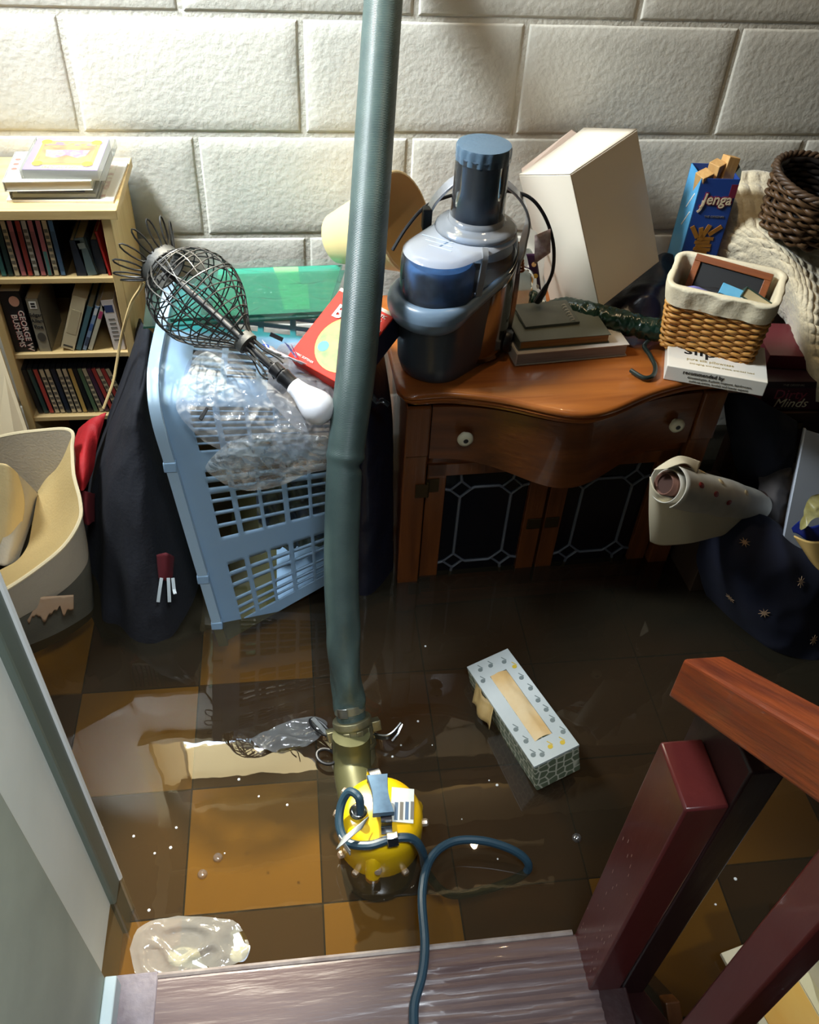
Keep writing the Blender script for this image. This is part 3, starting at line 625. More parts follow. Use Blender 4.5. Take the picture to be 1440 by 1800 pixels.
for k in range(3): obj('print_dot', MB().lathe([(.005, 0), (.005, .0004)], 14, (-.062, -.015+.02*k, .0165)), mat('red_print', (206, 110, 96), .5), c2, smooth=0)
c3 = thing('dvd_box', 'clear cased box with orange and purple cover art, topmost on the rack', 'case', (-.381, 1.580, .7375), (2, 0, -2))
obj('clear_shell', MB().bb(-.069, .069, -.066, .066, 0, .019), CL, c3, smooth=0, bev=.0025)
obj('page_block', MB().bb(-.064, .058, -.063, .064, .001, .0165), mat('white_sleeve', (232, 228, 218), .5), c3, smooth=0)
obj('cover_print', MB().bb(-.064, .058, -.063, .064, .0165, .0175), mat('purple_sleeve', (150, 132, 180), .45, var=(18, (176, 150, 186))), c3, smooth=0)
obj('cover_print', MB().bb(-.052, .047, -.045, .05, .0175, .0181), mat('gold_frame_print', (240, 196, 60), .45), c3, smooth=0)
obj('cover_print', MB().bb(-.047, .042, -.040, .045, .0181, .0186), mat('orange_print', (226, 110, 60), .45, var=(40, (232, 160, 90), .15)), c3, smooth=0)
obj('cover_print', MB().prism([(-.04, .012), (.034, .012), (.03, -.012), (.018, -.02), (-.002, -.008), (-.02, -.022), (-.036, -.014)], .0186, .0189), mat('mauve_print', (150, 120, 160), .45, var=(70, (222, 190, 130), .12)), c3, smooth=0)
obj('cover_print', MB().prism([(-.045, .03), (.04, .03), (.04, .044), (-.045, .044)], .0186, .0189), mat('scroll_print', (140, 116, 130), .45, var=(90, (214, 160, 70), .1)), c3, smooth=0)
for x, y in ((-.045, .044), (.04, .044), (-.044, -.042), (.038, -.042)): obj('cover_print', MB().lathe([(.009, 0), (.009, .0007)], 12, (x, y, .0184)), mat('yellow_corner', (246, 206, 64), .45), c3, smooth=0)
text(c3, 'SEASON TWO', (-.005, -.054, .0178), .0095, mat('yellow_letters', (248, 220, 120), .5), rot=(0, 0, 0), bold=.0002)

# beige board leaning left of the rack
bl = tag(obj('beige_board', MB().add([at(-30, 640, 1.50), at(0, 612, 1.52), at(52, 765, 1.44), at(30, 800, 1.40), at(-30, 900, 1.36)], [(0, 1, 2, 3, 4)]), mat('beige_board', (214, 196, 160), .7, bump=(30, .2)), solid=.006, smooth=0), 'plain beige board leaning at the left side of the rack', 'board')

# ================================================================== CANVAS TOTE
canvas_in = mat('cream_canvas', (224, 198, 140), .75, var=(5, (210, 180, 118), .3), bump=(220, .25)); canvas_out = mat('grey_white_canvas', (206, 194, 172), .8, var=(4, (180, 168, 146), .3), bump=(220, .25))
tote = thing('canvas_tote', 'open cream canvas bag slumped half under water in front of the rack', 'bag', (-.52, 1.2, .1))
rim = [at(-70, 795, 1.36), at(0, 768, 1.37), at(70, 757, 1.36), at(124, 757, 1.34), at(127, 790, 1.31), at(130, 835, 1.26), at(141, 880, 1.21), at(140, 915, 1.17), at(112, 960, 1.13), at(60, 1003, 1.09), at(0, 1042, 1.05), at(-80, 1085, 1.0)]
inner = [at(-70, 990, 1.30), at(-20, 960, 1.31), at(30, 930, 1.33), at(62, 870, 1.33), at(66, 868, 1.32), at(64, 880, 1.30), at(55, 930, 1.26), at(48, 960, 1.23), at(30, 985, 1.20), at(0, 1002, 1.18), at(-30, 1020, 1.17), at(-80, 1050, 1.15)]
outer = [at(-70, 1150, 1.30), at(0, 1150, 1.33), at(60, 1130, 1.33), at(150, 1060, 1.31), at(160, 1050, 1.28), at(163, 1050, 1.25), at(165, 1060, 1.22), at(160, 1090, 1.19), at(120, 1120, 1.16), at(60, 1150, 1.13), at(0, 1170, 1.11), at(-80, 1190, 1.1)]
mid = [r_.lerp(i_, .55)+V((0, .015, -.012)) for r_, i_ in zip(rim, inner)]
midO = [r_.lerp(i_, .45)+V((.006, -.012, 0)) for r_, i_ in zip(rim, outer)]
def clothfn(rows, a=.004, s=14, o=0):
    f = loft(rows)
    return lambda u, v: (lambda p: p+V((0, -1, .4))*a*nz(p, s, o))(f(u, v))
wpart('inner_lining', MB().grid(clothfn([rim, mid, inner], .002), 66, 16), canvas_in, tote, smooth=180)
def outfn(u, v):
    p = loft([[q+V((0, -.004, 0)) for q in rim], midO, outer])(u, v); return p+V((.3, -1, .3))*.006*nz(p, 10, 3)*v
wpart('outer_side', MB().grid(lambda u, v: outfn(u, v*.42), 66, 10), canvas_out, tote, smooth=180)
wpart('soaked_side', MB().grid(lambda u, v: outfn(u, .41+.59*v)+V((0, .002, 0)), 66, 14), mat('soaked_canvas', (128, 126, 110), .6, var=(7, (92, 90, 80), .3), bump=(220, .25)), tote, smooth=180, label='darker soaked lower side')
wpart('rim_band', MB().tube(cat(rim, 8), .0035, 6), mat('pale_rim_stitch', (236, 218, 176), .7), tote)
# folds of the second handle flap inside
wpart('inner_flap', MB().grid(clothfn([[at(-60, 830, 1.30), at(-20, 815, 1.28), at(12, 816, 1.26), at(30, 832, 1.27)], [at(-60, 890, 1.28), at(-5, 880, 1.25), at(20, 880, 1.24), at(42, 890, 1.26)], [at(-60, 985, 1.26), at(-10, 990, 1.22), at(10, 985, 1.22), at(25, 985, 1.23)]], .003), 24, 24), mat('pale_canvas_fold', (232, 206, 150), .75, bump=(220, .25)), tote, smooth=180, solid=.003)
wpart('inner_flap', MB().grid(clothfn([[at(24, 826, 1.27), at(48, 850, 1.29), at(66, 868, 1.31)], [at(28, 880, 1.26), at(46, 890, 1.27), at(60, 900, 1.30)], [at(-12, 990, 1.20), at(8, 995, 1.19), at(30, 990, 1.21)]], .002), 18, 24), canvas_out, tote, smooth=180, solid=.003)
st_ = mat('rust_stain', (186, 136, 96), .8, var=(12, (206, 180, 150), .3))
wpart('stained_patch', MB().grid(lambda u, v: (lambda p: p+V((0, -.012, .004)))(at(-10+142*u, 1048+18*u+(48-10*u+22*nz((u*7, 2, 0), 1)+12*nz((u*21, 5, 0), 1))*v-14*u*v-26*u, 1.082+.045*u)), 60, 8), st_, tote, smooth=180, solid=.002, label='ragged rust coloured stained patch')

# ================================================================== DARK COAT, RED CLOTH
navy = mat('navy_black_cloth', (26, 28, 36), .9, var=(8, (18, 19, 26)), bump=(160, .3))
rows = [[at(246, 560, 1.52), at(252, 572, 1.47), at(262, 580, 1.45), at(272, 590, 1.47)],
        [at(222, 650, 1.50), at(235, 660, 1.41), at(256, 668, 1.38), at(275, 670, 1.44)],
        [at(190, 740, 1.46), at(215, 740, 1.36), at(250, 742, 1.31), at(290, 750, 1.40)],
        [at(158, 850, 1.40), at(195, 850, 1.29), at(258, 860, 1.24), at(320, 850, 1.36)],
        [at(155, 960, 1.36), at(200, 980, 1.22), at(275, 980, 1.19), at(350, 965, 1.32)],
        [at(165, 1080, 1.30), at(205, 1120, 1.15), at(300, 1120, 1.13), at(392, 1090, 1.26)]]
fc = loft(rows)
def coat(u, v):
    p = fc(u, v); f = min(1, v*3)
    fold = .022*ridged((u*2.6+v*.6, v*.9, 0), 1.6, 4)+.010*nz((u*9, v*4, 1), 1, 2)+.006*ridged((u*5, v*6, 0), 1.3, 7)
    return p+V((-.1, -1, .25))*fold*f
tag(obj('dark_coat', MB().grid(coat, 70, 90), navy, smooth=180, solid=.004), 'navy black coat hanging in a heap between the rack and blue basket', 'coat')
redm = mat('red_fabric', (198, 30, 34), .7, var=(20, (150, 18, 26), .3), bump=(140, .3))
fr_ = loft([[at(140, 752, 1.41), at(160, 735, 1.41), at(188, 722, 1.42)], [at(128, 790, 1.36), at(150, 780, 1.34), at(172, 775, 1.37)], [at(128, 830, 1.31), at(148, 825, 1.29), at(166, 815, 1.33)], [at(134, 850, 1.30), at(146, 860, 1.27), at(158, 838, 1.31)]])
tag(obj('red_cloth', MB().grid(lambda u, v: (lambda p: p+V((0, -1, .2))*(.009*ridged(p, 26, 3)))(fr_(u, v)), 34, 50), redm, smooth=180, solid=.003), 'crumpled red cloth tucked between the canvas bag and navy coat', 'cloth')
fr2 = loft([[at(140, 860, 1.29), at(152, 862, 1.27), at(166, 866, 1.3)], [at(142, 895, 1.27), at(152, 900, 1.24), at(166, 900, 1.28)], [at(146, 918, 1.26), at(156, 920, 1.24), at(166, 915, 1.27)]])
tag(obj('maroon_cloth', MB().grid(lambda u, v: (lambda p: p+V((0, -1, .2))*(.005*ridged(p, 30, 8)))(fr2(u, v)), 20, 20), mat('maroon_fabric', (104, 20, 30), .8), smooth=180, solid=.003), 'maroon cloth scrap below the red cloth beside the canvas bag', 'cloth')
fr3 = loft([[at(276, 975, 1.17), at(292, 972, 1.155), at(306, 978, 1.17)], [at(278, 1000, 1.16), at(292, 1000, 1.145), at(304, 1000, 1.16)], [at(280, 1018, 1.15), at(292, 1020, 1.14), at(303, 1014, 1.15)]])
tag(obj('maroon_tag', MB().grid(lambda u, v: fr3(u, v), 8, 8), mat('maroon_label', (92, 18, 28), .8), smooth=180, solid=.003), 'small maroon cloth tag low on the navy coat by the water', 'tag')
for i, (x0, x1) in enumerate(((284, 278), (296, 298), (304, 308))):
    tag(obj('drawstring', MB().ribbon([at(x0, 1016, 1.13), at((x0+x1)/2, 1036, 1.118), at(x1, 1058-14*(i == 2), 1.108)], .006, .002, (1, 0, 0)), mat('pale_cord_end', (186, 196, 200), .4), smooth=40), ['left of three pale straps under the maroon tag', 'middle of three pale straps under the maroon tag', 'right of three pale straps under the maroon tag'][i], 'strap', 'pale straps below the maroon tag')

# ================================================================== LAUNDRY BASKET (on its side, opening to the left)
bm_ = mat('pale_blue_plastic', (148, 180, 208), .42, var=(3, (136, 168, 198)), spec=.4)
bas = thing('laundry_basket', 'pale blue slotted plastic laundry basket lying on its side in the water', 'basket', (-.09, 1.35, .1))
# profile down the side seen: back edge of the top, over the front shoulder, down to the water
flP = [V((-.232, 1.56, .520)), V((-.233, 1.42, .524)), V((-.236, 1.28, .524)), V((-.236, 1.225, .510)), V((-.233, 1.198, .470)), V((-.222, 1.186, .38)), V((-.205, 1.17, .22)), V((-.180, 1.146, .0)), V((-.174, 1.14, -.05))]
enP = [V((.075, 1.54, .470)), V((.074, 1.42, .476)), V((.073, 1.30, .470)), V((.072, 1.262, .458)), V((.072, 1.242, .425)), V((.071, 1.235, .36)), V((.068, 1.222, .24)), V((.064, 1.205, .10)), V((.062, 1.20, .06))]
flC, enC = cat(flP, 12), cat(enP, 12)
def prof_at(C_, v):
    x = v*(len(C_)-1); i = min(int(x), len(C_)-2); return C_[i].lerp(C_[i+1], x-i)
def side(u, v): return prof_at(flC, v).lerp(prof_at(enC, v), u)
NU, NV = 84, 192
def slot(i, j):
    u, v = (i+.5)/NU, (j+.5)/NV
    def rowhit(v0, v1, n, duty=.66):
        if not v0 < v < v1: return False
        return ((v-v0)/(v1-v0)*n) % 1 < duty
    def colhit(u0, u1, n, duty=.80):
        if not u0 < u < u1: return False
        return ((u-u0)/(u1-u0)*n) % 1 < duty
    if rowhit(.055, .145, 3) and colhit(.18, .92, 4): return True
    if rowhit(.185, .30, 6) and colhit(.17, .92, 4): return True
    if rowhit(.455, .605, 7) and colhit(.15, .95, 5): return True
    if rowhit(.645, .765, 6) and colhit(.15, .95, 5): return True
    if rowhit(.795, .90, 6) and colhit(.15, .95, 5): return True
    return False
wpart('slotted_side', MB().grid(side, NU, NV, hole=slot), bm_, bas, smooth=40, solid=.0026)
endf = MB().grid(lambda u, v: prof_at(enC, u).lerp(V((.06, 1.54, .06)), v)+V((.0015, 0, 0)), 60, 10)
wpart('closed_end', endf, bm_, bas, smooth=40, solid=.0026)
wpart('lower_side', MB().grid(lambda u, v: V((-.174, 1.14, -.05)).lerp(V((.062, 1.20, .06)), u).lerp(V((-.174, 1.56, -.05)).lerp(V((.062, 1.54, .06)), u), v), 6, 6), bm_, bas, smooth=0, solid=.0026)
fl = MB(); vs = []; fs = []
for i, p in enumerate(flC):
    t = (flC[min(i+1, len(flC)-1)]-flC[max(i-1, 0)]).normalized(); n = V((1, 0, 0)).cross(t); n = n if n.dot(V((0, -.6, .8))) > 0 else -n
    n.normalize()
    for a, b in ((.004, -.002), (.004, .015), (-.014, .016), (-.016, .006), (-.010, .006), (-.010, .011), (-.002, .010), (-.002, -.002)): vs.append(p+V((a, 0, 0))+n*b)
for i in range(len(flC)-1):
    for k in range(8): fs.append((i*8+k, i*8+(k+1) % 8, i*8+8+(k+1) % 8, i*8+8+k))
fl.add(vs, fs)
wpart('rim_flange', fl, mat('pale_blue_rim', (166, 194, 216), .4), bas, smooth=35)
for k, v in enumerate((.62, .80, .87)):
    p = prof_at(flC, v); wpart('rim_step', MB().box(p+V((-.006, -.010, 0)), (.022, .014, .02), (-8, 0, 0)), bm_, bas, bev=.002)
# crumpled things showing through the slots
inb = MB().grid(lambda u, v: V((-.1+.15*u, 1.27+.02*v+.03*ridged((u, v, 0), 4, 4), .05+.26*v)), 30, 40)
tag(obj('packing_film', inb, mat('dark_wrinkled_film', (58, 66, 76), .3, var=(22, (120, 120, 92), .1)), smooth=180), 'crumpled grey packing film inside the laundry basket, seen through its slots', 'film')

# green tinted glass sheets lying behind, wrapped in film
gl_m = film('green_glass', (200, 238, 230), .10, .03, .05)
edge = mat('green_glass_edge', (30, 110, 84), .15)
def glass(name, pts, z0, t, label, m=gl_m):
    W_ = [onz(x, y, z0) for x, y in pts]; c = sum(W_, V())/4
    o = thing(name, label, 'glass', (c.x, c.y, z0), (0, 0, 0), 'green glass sheets behind the basket')
    obj('sheet', MB().add([p-c for p in W_]+[p-c+V((0, 0, t)) for p in W_], [(3, 2, 1, 0), (4, 5, 6, 7), (1, 2, 6, 5), (2, 3, 7, 6), (3, 0, 4, 7)]), m, o, smooth=0)
    obj('edge', MB().bb(W_[0].x-c.x, W_[1].x-c.x, W_[0].y-c.y-.0006, W_[0].y-c.y+.0006, 0, t) if abs(W_[0].y-W_[1].y) < .004 else MB().add([W_[0]-c, W_[1]-c, W_[1]-c+V((0, 0, t)), W_[0]-c+V((0, 0, t))], [(0, 1, 2, 3)]), edge, o, smooth=0)
    return o
glass('glass_sheet', [(252, 578), (578, 558), (606, 478), (262, 492)], .531, .004, 'lower green glass sheet sticking out left behind the wire lamp')
glass('glass_sheet', [(300, 566), (574, 552), (602, 470), (360, 478)], .5365, .006, 'upper green glass sheet lying behind the wire lamp and bubble wrap')
tag(obj('green_card', MB().add([onz(372, 556, .5295), onz(575, 548, .5295), onz(600, 466, .5295), onz(384, 474, .5295)], [(0, 1, 2, 3)]), mat('green_backing', (48, 158, 138), .5, var=(8, (60, 172, 150))), solid=.001, smooth=0), 'bright green card under the glass sheets', 'card')
for i, (x0, x1, y0, y1) in enumerate(((492, 528, 470, 500), (500, 545, 500, 545))):
    tag(obj('tan_card', MB().add([onz(x0, y1, .5305), onz(x1, y1-2, .5305), onz(x1-4, y0-1, .5305), onz(x0-12, y0, .5305)], [(0, 1, 2, 3)]), mat('tan_card', (232, 206, 150), .7), solid=.0008, smooth=0), ['small tan card at the back under the green glass', 'larger tan card at the front under the green glass'][i], 'card')
def wrapfn(u, v):
    p = onz(360+240*u, 490-24*v+70*(1-v)*1.0, .544); p = p+V((0, 0, .012*max(0, ridged((p.x, p.y*1.6, 0), 13, 6)-.1)+.002))
    return p
tag(obj('cling_film', MB().grid(wrapfn, 60, 40), film('cling', (240, 252, 247), .12, .05, .02, (40, .4)), smooth=180), 'clear cling film crinkled over the green glass sheets', 'film')
# ================================================================== PLASTIC BAGS ON THE BASKET
def bag(name, rows, m, label, amp=.010, sc=22, o=0, nu=110, nv=110, c='plastic bag', lift=.004):
    f = loft(rows)
    def fn(u, v):
        p = f(u, v); e = min(u, 1-u, v, 1-v)*8; e = min(1, e)
        d = amp*(ridged(p, sc, o)*.6+ridged(p, sc*2.3, o+4)*.4+ridged(p, sc*4, o+2)*.12+.5*nz(p, sc*.5, o+9))
        return p+V((.05, -.65, .75))*(d*(.35+.65*e)+lift)
    return tag(obj(name, MB().grid(fn, nu, nv), m, smooth=180), label, c)
clr = film('clear_bag', (240, 245, 252), .32, .05, .20, (22, .8), cap=.5)
clr2 = film('crinkled_bag', (226, 234, 232), .3, .05, .26, (26, .8), cap=.35)
pnk = film('pinkish_bag', (244, 230, 226), .28, .08, .32, (22, .8), cap=.5)
# rows run from the back of the basket top over its front shoulder
bag('plastic_bag', [[at(455, 628, 1.36), at(500, 605, 1.38), at(550, 610, 1.37), at(596, 640, 1.34)], [at(460, 680, 1.27), at(510, 650, 1.28), at(560, 660, 1.27), at(596, 680, 1.25)], [at(500, 735, 1.19), at(530, 720, 1.18), at(570, 720, 1.18), at(594, 730, 1.18)], [at(560, 790, 1.15), at(570, 790, 1.15), at(580, 785, 1.15), at(588, 780, 1.16)]], pnk, 'pinkish clear bag crumpled behind the white bulb', .009, 24, 5)
bag('plastic_bag', [[at(332, 640, 1.30), at(352, 618, 1.32), at(402, 618, 1.32), at(440, 650, 1.29)], [at(312, 700, 1.22), at(370, 680, 1.23), at(440, 685, 1.22), at(520, 720, 1.17)], [at(318, 735, 1.185), at(380, 740, 1.17), at(450, 745, 1.16), at(545, 770, 1.13)], [at(360, 780, 1.165), at(420, 805, 1.145), at(470, 800, 1.14), at(560, 790, 1.13)]], clr, 'large clear plastic bag crumpled over the front of the blue basket', .011, 20, 2, 150, 130, lift=.012)
bag('bubble_wrap', [[at(400, 780, 1.155), at(450, 765, 1.15), at(520, 765, 1.145), at(585, 770, 1.14)], [at(362, 822, 1.150), at(430, 800, 1.14), at(510, 800, 1.135), at(584, 800, 1.13)], [at(385, 845, 1.148), at(440, 835, 1.14), at(500, 830, 1.135), at(575, 825, 1.13)], [at(405, 858, 1.148), at(440, 864, 1.145), at(490, 856, 1.14), at(545, 832, 1.14)]], clr2, 'crinkled clear wrap hanging down the slotted front of the basket', .012, 26, 8, 100, 80, lift=.008)
bag('plastic_bag', [[at(340, 640, 1.29), at(365, 625, 1.29), at(395, 640, 1.28)], [at(330, 680, 1.235), at(365, 680, 1.23), at(400, 680, 1.23)], [at(350, 700, 1.215), at(375, 700, 1.21), at(400, 690, 1.21)]], clr2, 'small knot of clear film at the left of the large clear bag', .010, 30, 14, 50, 50, lift=.022)
# printed wrapper lying at the back of the pile
pw = thing('printed_wrapper', 'white wrapper printed blue and magenta behind the bulb', 'wrapper', at(505, 630, 1.28))
wpart('film', MB().grid(lambda u, v: at(462+75*u+10*v, 606+48*u+16*v-20*u*v, 1.29-.03*v)+V((0, -.01, .012+.004*ridged((u, v, 0), 4))), 20, 14), mat('white_film', (230, 230, 236), .35), pw, smooth=180, solid=.001)
wpart('blue_print', MB().grid(lambda u, v: at(500+28*u+8*v, 608+40*u+6*v, 1.282)+V((0, -.012, .016)), 10, 6), mat('blue_print', (60, 90, 190), .4, var=(60, (180, 190, 230), .1)), pw, smooth=180, solid=.001)
wpart('magenta_print', MB().grid(lambda u, v: at(512+12*u+3*v, 612+22*u+8*v, 1.279)+V((0, -.014, .018)), 8, 6), mat('magenta_print', (196, 40, 140), .4), pw, smooth=180, solid=.001)
wpart('black_print', MB().ribbon([at(476, 596, 1.285)+V((0, -.01, .016)), at(498, 606, 1.28)+V((0, -.01, .016))], .008, .001), M['ink'], pw)
wpart('blue_print', MB().lathe([(.008, 0), (.008, .002), (0, .003)], 14, at(466, 617, 1.27)+V((0, -.008, .012))), mat('deep_blue_print', (40, 80, 190), .3), pw)
tag(obj('black_clip', MB().ribbon([at(352, 738, 1.15), at(364, 716, 1.165)], .0065, .003, (1, .3, 0)), M['black_plastic'], bev=.001), 'short black strip lying on the large clear bag', 'strip')

# ================================================================== WIRE CAGE LAMP
lampo = thing('wire_cage_lamp', 'black wire cage lamp with white bulb lying across the basket', 'lamp', at(400, 590, 1.31))
wire = mat('black_wire', (36, 38, 40), .45, metal=.5, var=(60, (60, 58, 54)))
L0, L1 = at(287, 495, 1.36), at(548, 722, 1.145)
L0.z += .03; L1.z += .018
axd = (L1-L0).normalized(); LQ = V((0, 0, 1)).rotation_difference(axd).to_matrix().to_4x4(); Llen = (L1-L0).length
LM = Matrix.Translation(L0) @ LQ
def lp(r, a, z): return LM @ V((r*math.cos(a), r*math.sin(a), z))
def cage_r(t):   # t 0..1 along the cage
    return catf([V((.030, 0, 0)), V((.060, 0, 0)), V((.074, 0, 0)), V((.075, 0, 0)), V((.063, 0, 0)), V((.040, 0, 0)), V((.017, 0, 0))], t).x
CL_ = .56*Llen
cg = MB(); random.seed(5)
for k in range(22):
    a0 = 2*PI*k/22; tw = random.uniform(-.5, .5)
    cg.tube([lp(cage_r(t), a0+tw*t+.05*math.sin(9*t+k), t*CL_) for t in [j/18 for j in range(19)]], .0013, 5)
obj_w = wpart('cage_rib', cg, wire, lampo, stuff=True)
cg = MB()
for k in range(13):
    t0 = .06+.9*k/13
    ph = random.uniform(0, 6); am = random.uniform(.008, .03)
    cg.tube([lp(cage_r(min(1, t0+am*math.sin(2*a+ph)))+.001*math.sin(5*a), a, (t0+am*math.sin(2*a+ph))*CL_) for a in [2*PI*j/36 for j in range(36)]], .0012, 5, closed=True)
wpart('cage_hoop', cg, wire, lampo, stuff=True)
wpart('stem', MB().tube([lp(0, 0, -.02), lp(0, 0, CL_*.5), lp(0, 0, CL_*1.02), lp(0, 0, Llen*.80)], [.0055, .006, .006, .0065], 12), mat('black_stem', (30, 31, 33), .45), lampo)
cuff = mat('grey_black_cuff', (58, 58, 54), .6, bump=(60, .4))
wpart('cuff', MB().add(*[(q.v, q.f) for q in [MB().lathe([(.034, -.006), (.035, -.006), (.036, .016), (.034, .016)], 28, cap=False)]][0], M=LM), cuff, lampo, solid=.003)
wpart('cuff', MB().add(*[(q.v, q.f) for q in [MB().lathe([(.017, 0), (.0185, .002), (.0185, .016), (.016, .018)], 20)]][0], M=LM @ Matrix.Translation((0, 0, CL_-.006))), cuff, lampo)
for k in range(13):  # wire petals round the far end
    a = 2*PI*k/13; 
    pts = []
    for j in range(13):
        s_ = 2*PI*j/12; z = -.004-.030*(1-math.cos(s_))/2*1.25; w = .0062*math.sin(s_); rr = .034+.030*(1-math.cos(s_))/2
        c, s2 = math.cos(a), math.sin(a); pts.append(LM @ V((rr*c-w*s2, rr*s2+w*c, z)))
    wpart('wire_petal', MB().tube(pts, .0015, 5), wire, lampo)
for k in range(9):   # splayed tails below the lower cuff
    a = 2*PI*k/9; wpart('wire_tail', MB().tube(cat([lp(.013, a, CL_+.008), lp(.014, a, CL_+.03), lp(.019+.006*math.sin(k*3), a+.1, CL_+.055), lp(.026+.008*math.sin(k*5), a+.2, CL_+.07)], 3), .0014, 5), wire, lampo)
ZB = Llen*.80
soc = MB().lathe([(.0085, -.006), (.0115, -.004), (.0115, .012), (.010, .014), (.0135, .016), (.0135, .021), (.0125, .023), (.0125, .040), (.0105, .042)], 24)
wpart('socket', MB().add(soc.v, soc.f, LM @ Matrix.Translation((0, 0, ZB-.012))), M['black_plastic'], lampo, bev=.0006)
blb = MB().lathe([(.0135, 0), (.0142, .006), (.0165, .018), (.0225, .034), (.0265, .046), (.0275, .056), (.0255, .066), (.020, .075), (.011, .0805), (0, .082)], 36)
wpart('bulb', MB().add(blb.v, blb.f, LM @ Matrix.Translation((0, 0, ZB+.028))), mat('opal_bulb', (238, 240, 246), .3, spec=.6), lampo, smooth=180)
tag(obj('straw_twine', MB().tube(cat([at(252, 495, 1.36), at(246, 508, 1.37), at(232, 530, 1.39), at(222, 560, 1.40), at(212, 600, 1.42), at(205, 640, 1.42), at(198, 675, 1.41), at(182, 718, 1.40)], 6), .0022, 6, flat=1.4), mat('straw', (206, 178, 122), .7)), 'pale straw coloured twine hanging from the wire lamp before the rack', 'twine')

# ================================================================== CREAM LAMPSHADE, RED BOX
def cone():
    a = at(590, 420, 1.63); b = at(712, 392, 1.55); d = (b-a).normalized(); Q = V((0, 0, 1)).rotation_difference(d).to_matrix().to_4x4()
    L = (b-a).length
    m_ = MB().lathe([(.0, .001), (.042, .0), (.047, .004), (.090, L), (.0915, L), (.0935, L-.001), (.0925, L-.006)], 48, cap=False)
    m_.v = [p for p in m_.v]
    return MB().add(m_.v, m_.f, Matrix.Translation(a) @ Q), a
cm, ca = cone()
tag(obj('cream_planter', cm, mat('cream_plastic', (226, 200, 150), .5, var=(5, (214, 186, 132))), smooth=40, solid=.0022), 'cream tapered planter lying on its side between hose and juicer', 'planter')
# red carton: face spanned by three corners
def carton_frame(TL, TR, BL):
    x = (TR-TL); w = x.length; x.normalize(); y = BL-TL; y = y-x*y.dot(x); h = y.length; y.normalize(); n = x.cross(-y)
    return Matrix(((x.x, -y.x, n.x, TL.x), (x.y, -y.y, n.y, TL.y), (x.z, -y.z, n.z, TL.z), (0, 0, 0, 1))), w, h
FM, fw, fh = carton_frame(at(600, 506, 1.37), at(694, 552, 1.28), at(516, 630, 1.27))
red = thing('red_carton', 'red carton printed with a yellow oval behind the hose, partly wrapped', 'carton'); red.matrix_world = FM
fw, fh = .125, fh
obj('carton', MB().bb(0, fw, -fh, 0, -.045, 0), mat('orange_red_print', (224, 48, 24), .55, spec=.25), red, smooth=0, bev=.001)
obj('side_face', MB().bb(fw, fw+.0006, -fh, 0, -.045, -.002), mat('side_shade', (30, 34, 60), .45), red, smooth=0)  # dark layer stands in for the shade on this side
obj('edge_print', MB().bb(0, fw, -.006, 0, 0, .0005), mat('pale_edge', (238, 220, 190), .5), red, smooth=0)
ov = lambda r, s: Matrix.Diagonal((1, s, 1, 1))
obj('oval_print', MB().lathe([(.056, 0), (.056, .0006)], 40, (.082, -.088, 0), ry=.95), mat('yellow_ring', (246, 200, 50), .4), red, smooth=0)
obj('oval_print', MB().lathe([(.052, 0), (.052, .0009)], 40, (.082, -.088, 0), ry=.95), mat('meadow_print', (110, 150, 60), .45, var=(40, (170, 190, 80), .2)), red, smooth=0)
obj('blue_print', MB().prism([(.060, -.055), (.10, -.05), (.124, -.075), (.124, -.12), (.104, -.115), (.086, -.075)], 0, .0012), mat('blue_print_b', (60, 110, 190), .4), red, smooth=0)
obj('blue_print', MB().lathe([(.010, 0), (.010, .0013)], 16, (.048, -.108, 0)), mat('bright_blue_print', (40, 160, 220), .4), red, smooth=0)
text(red, 'Bounce', (.072, -.042, .0016), .034, M['white_ink'], rot=(0, 0, 0), bold=.0012)
text(red, '& STATIC', (.098, -.014, .001), .0085, M['white_ink'], rot=(0, 0, 0), bold=.0002); text(red, 'REDUCING', (.098, -.022, .001), .0055, M['white_ink'], rot=(0, 0, 0))
text(red, 'FABRIC SOFTENER', (.03, -.142, .001), .0055, M['white_ink'], rot=(0, 0, 0))
# shiny black strap and dark bag hanging between basket and cabinet
dbag = loft([[at(640, 600, 1.40), at(656, 600, 1.40), at(672, 612, 1.42)], [at(618, 720, 1.32), at(645, 720, 1.28), at(688, 725, 1.34)], [at(606, 850, 1.28), at(645, 860, 1.24), at(690, 860, 1.30)], [at(600, 1040, 1.24), at(645, 1050, 1.20), at(690, 1045, 1.26)]])
tag(obj('dark_sack', MB().grid(lambda u, v: (lambda p: p+V((0, -1, .2))*.006*ridged(p, 16, 2))(dbag(u, v)), 24, 50), mat('dark_navy_sack', (24, 28, 42), .35, bump=(50, .4)), smooth=180, solid=.003), 'dark navy sack wedged between the blue basket and the cabinet', 'sack')
tag(obj('black_strap', MB().tube(cat([at(638, 684, 1.27), at(650, 690, 1.25), at(662, 706, 1.235), at(672, 704, 1.23), at(684, 712, 1.225)], 6), .005, 10, flat=.6), mat('shiny_black_strap', (30, 36, 40), .2)), 'shiny black strap end beside the cabinet corner', 'strap')

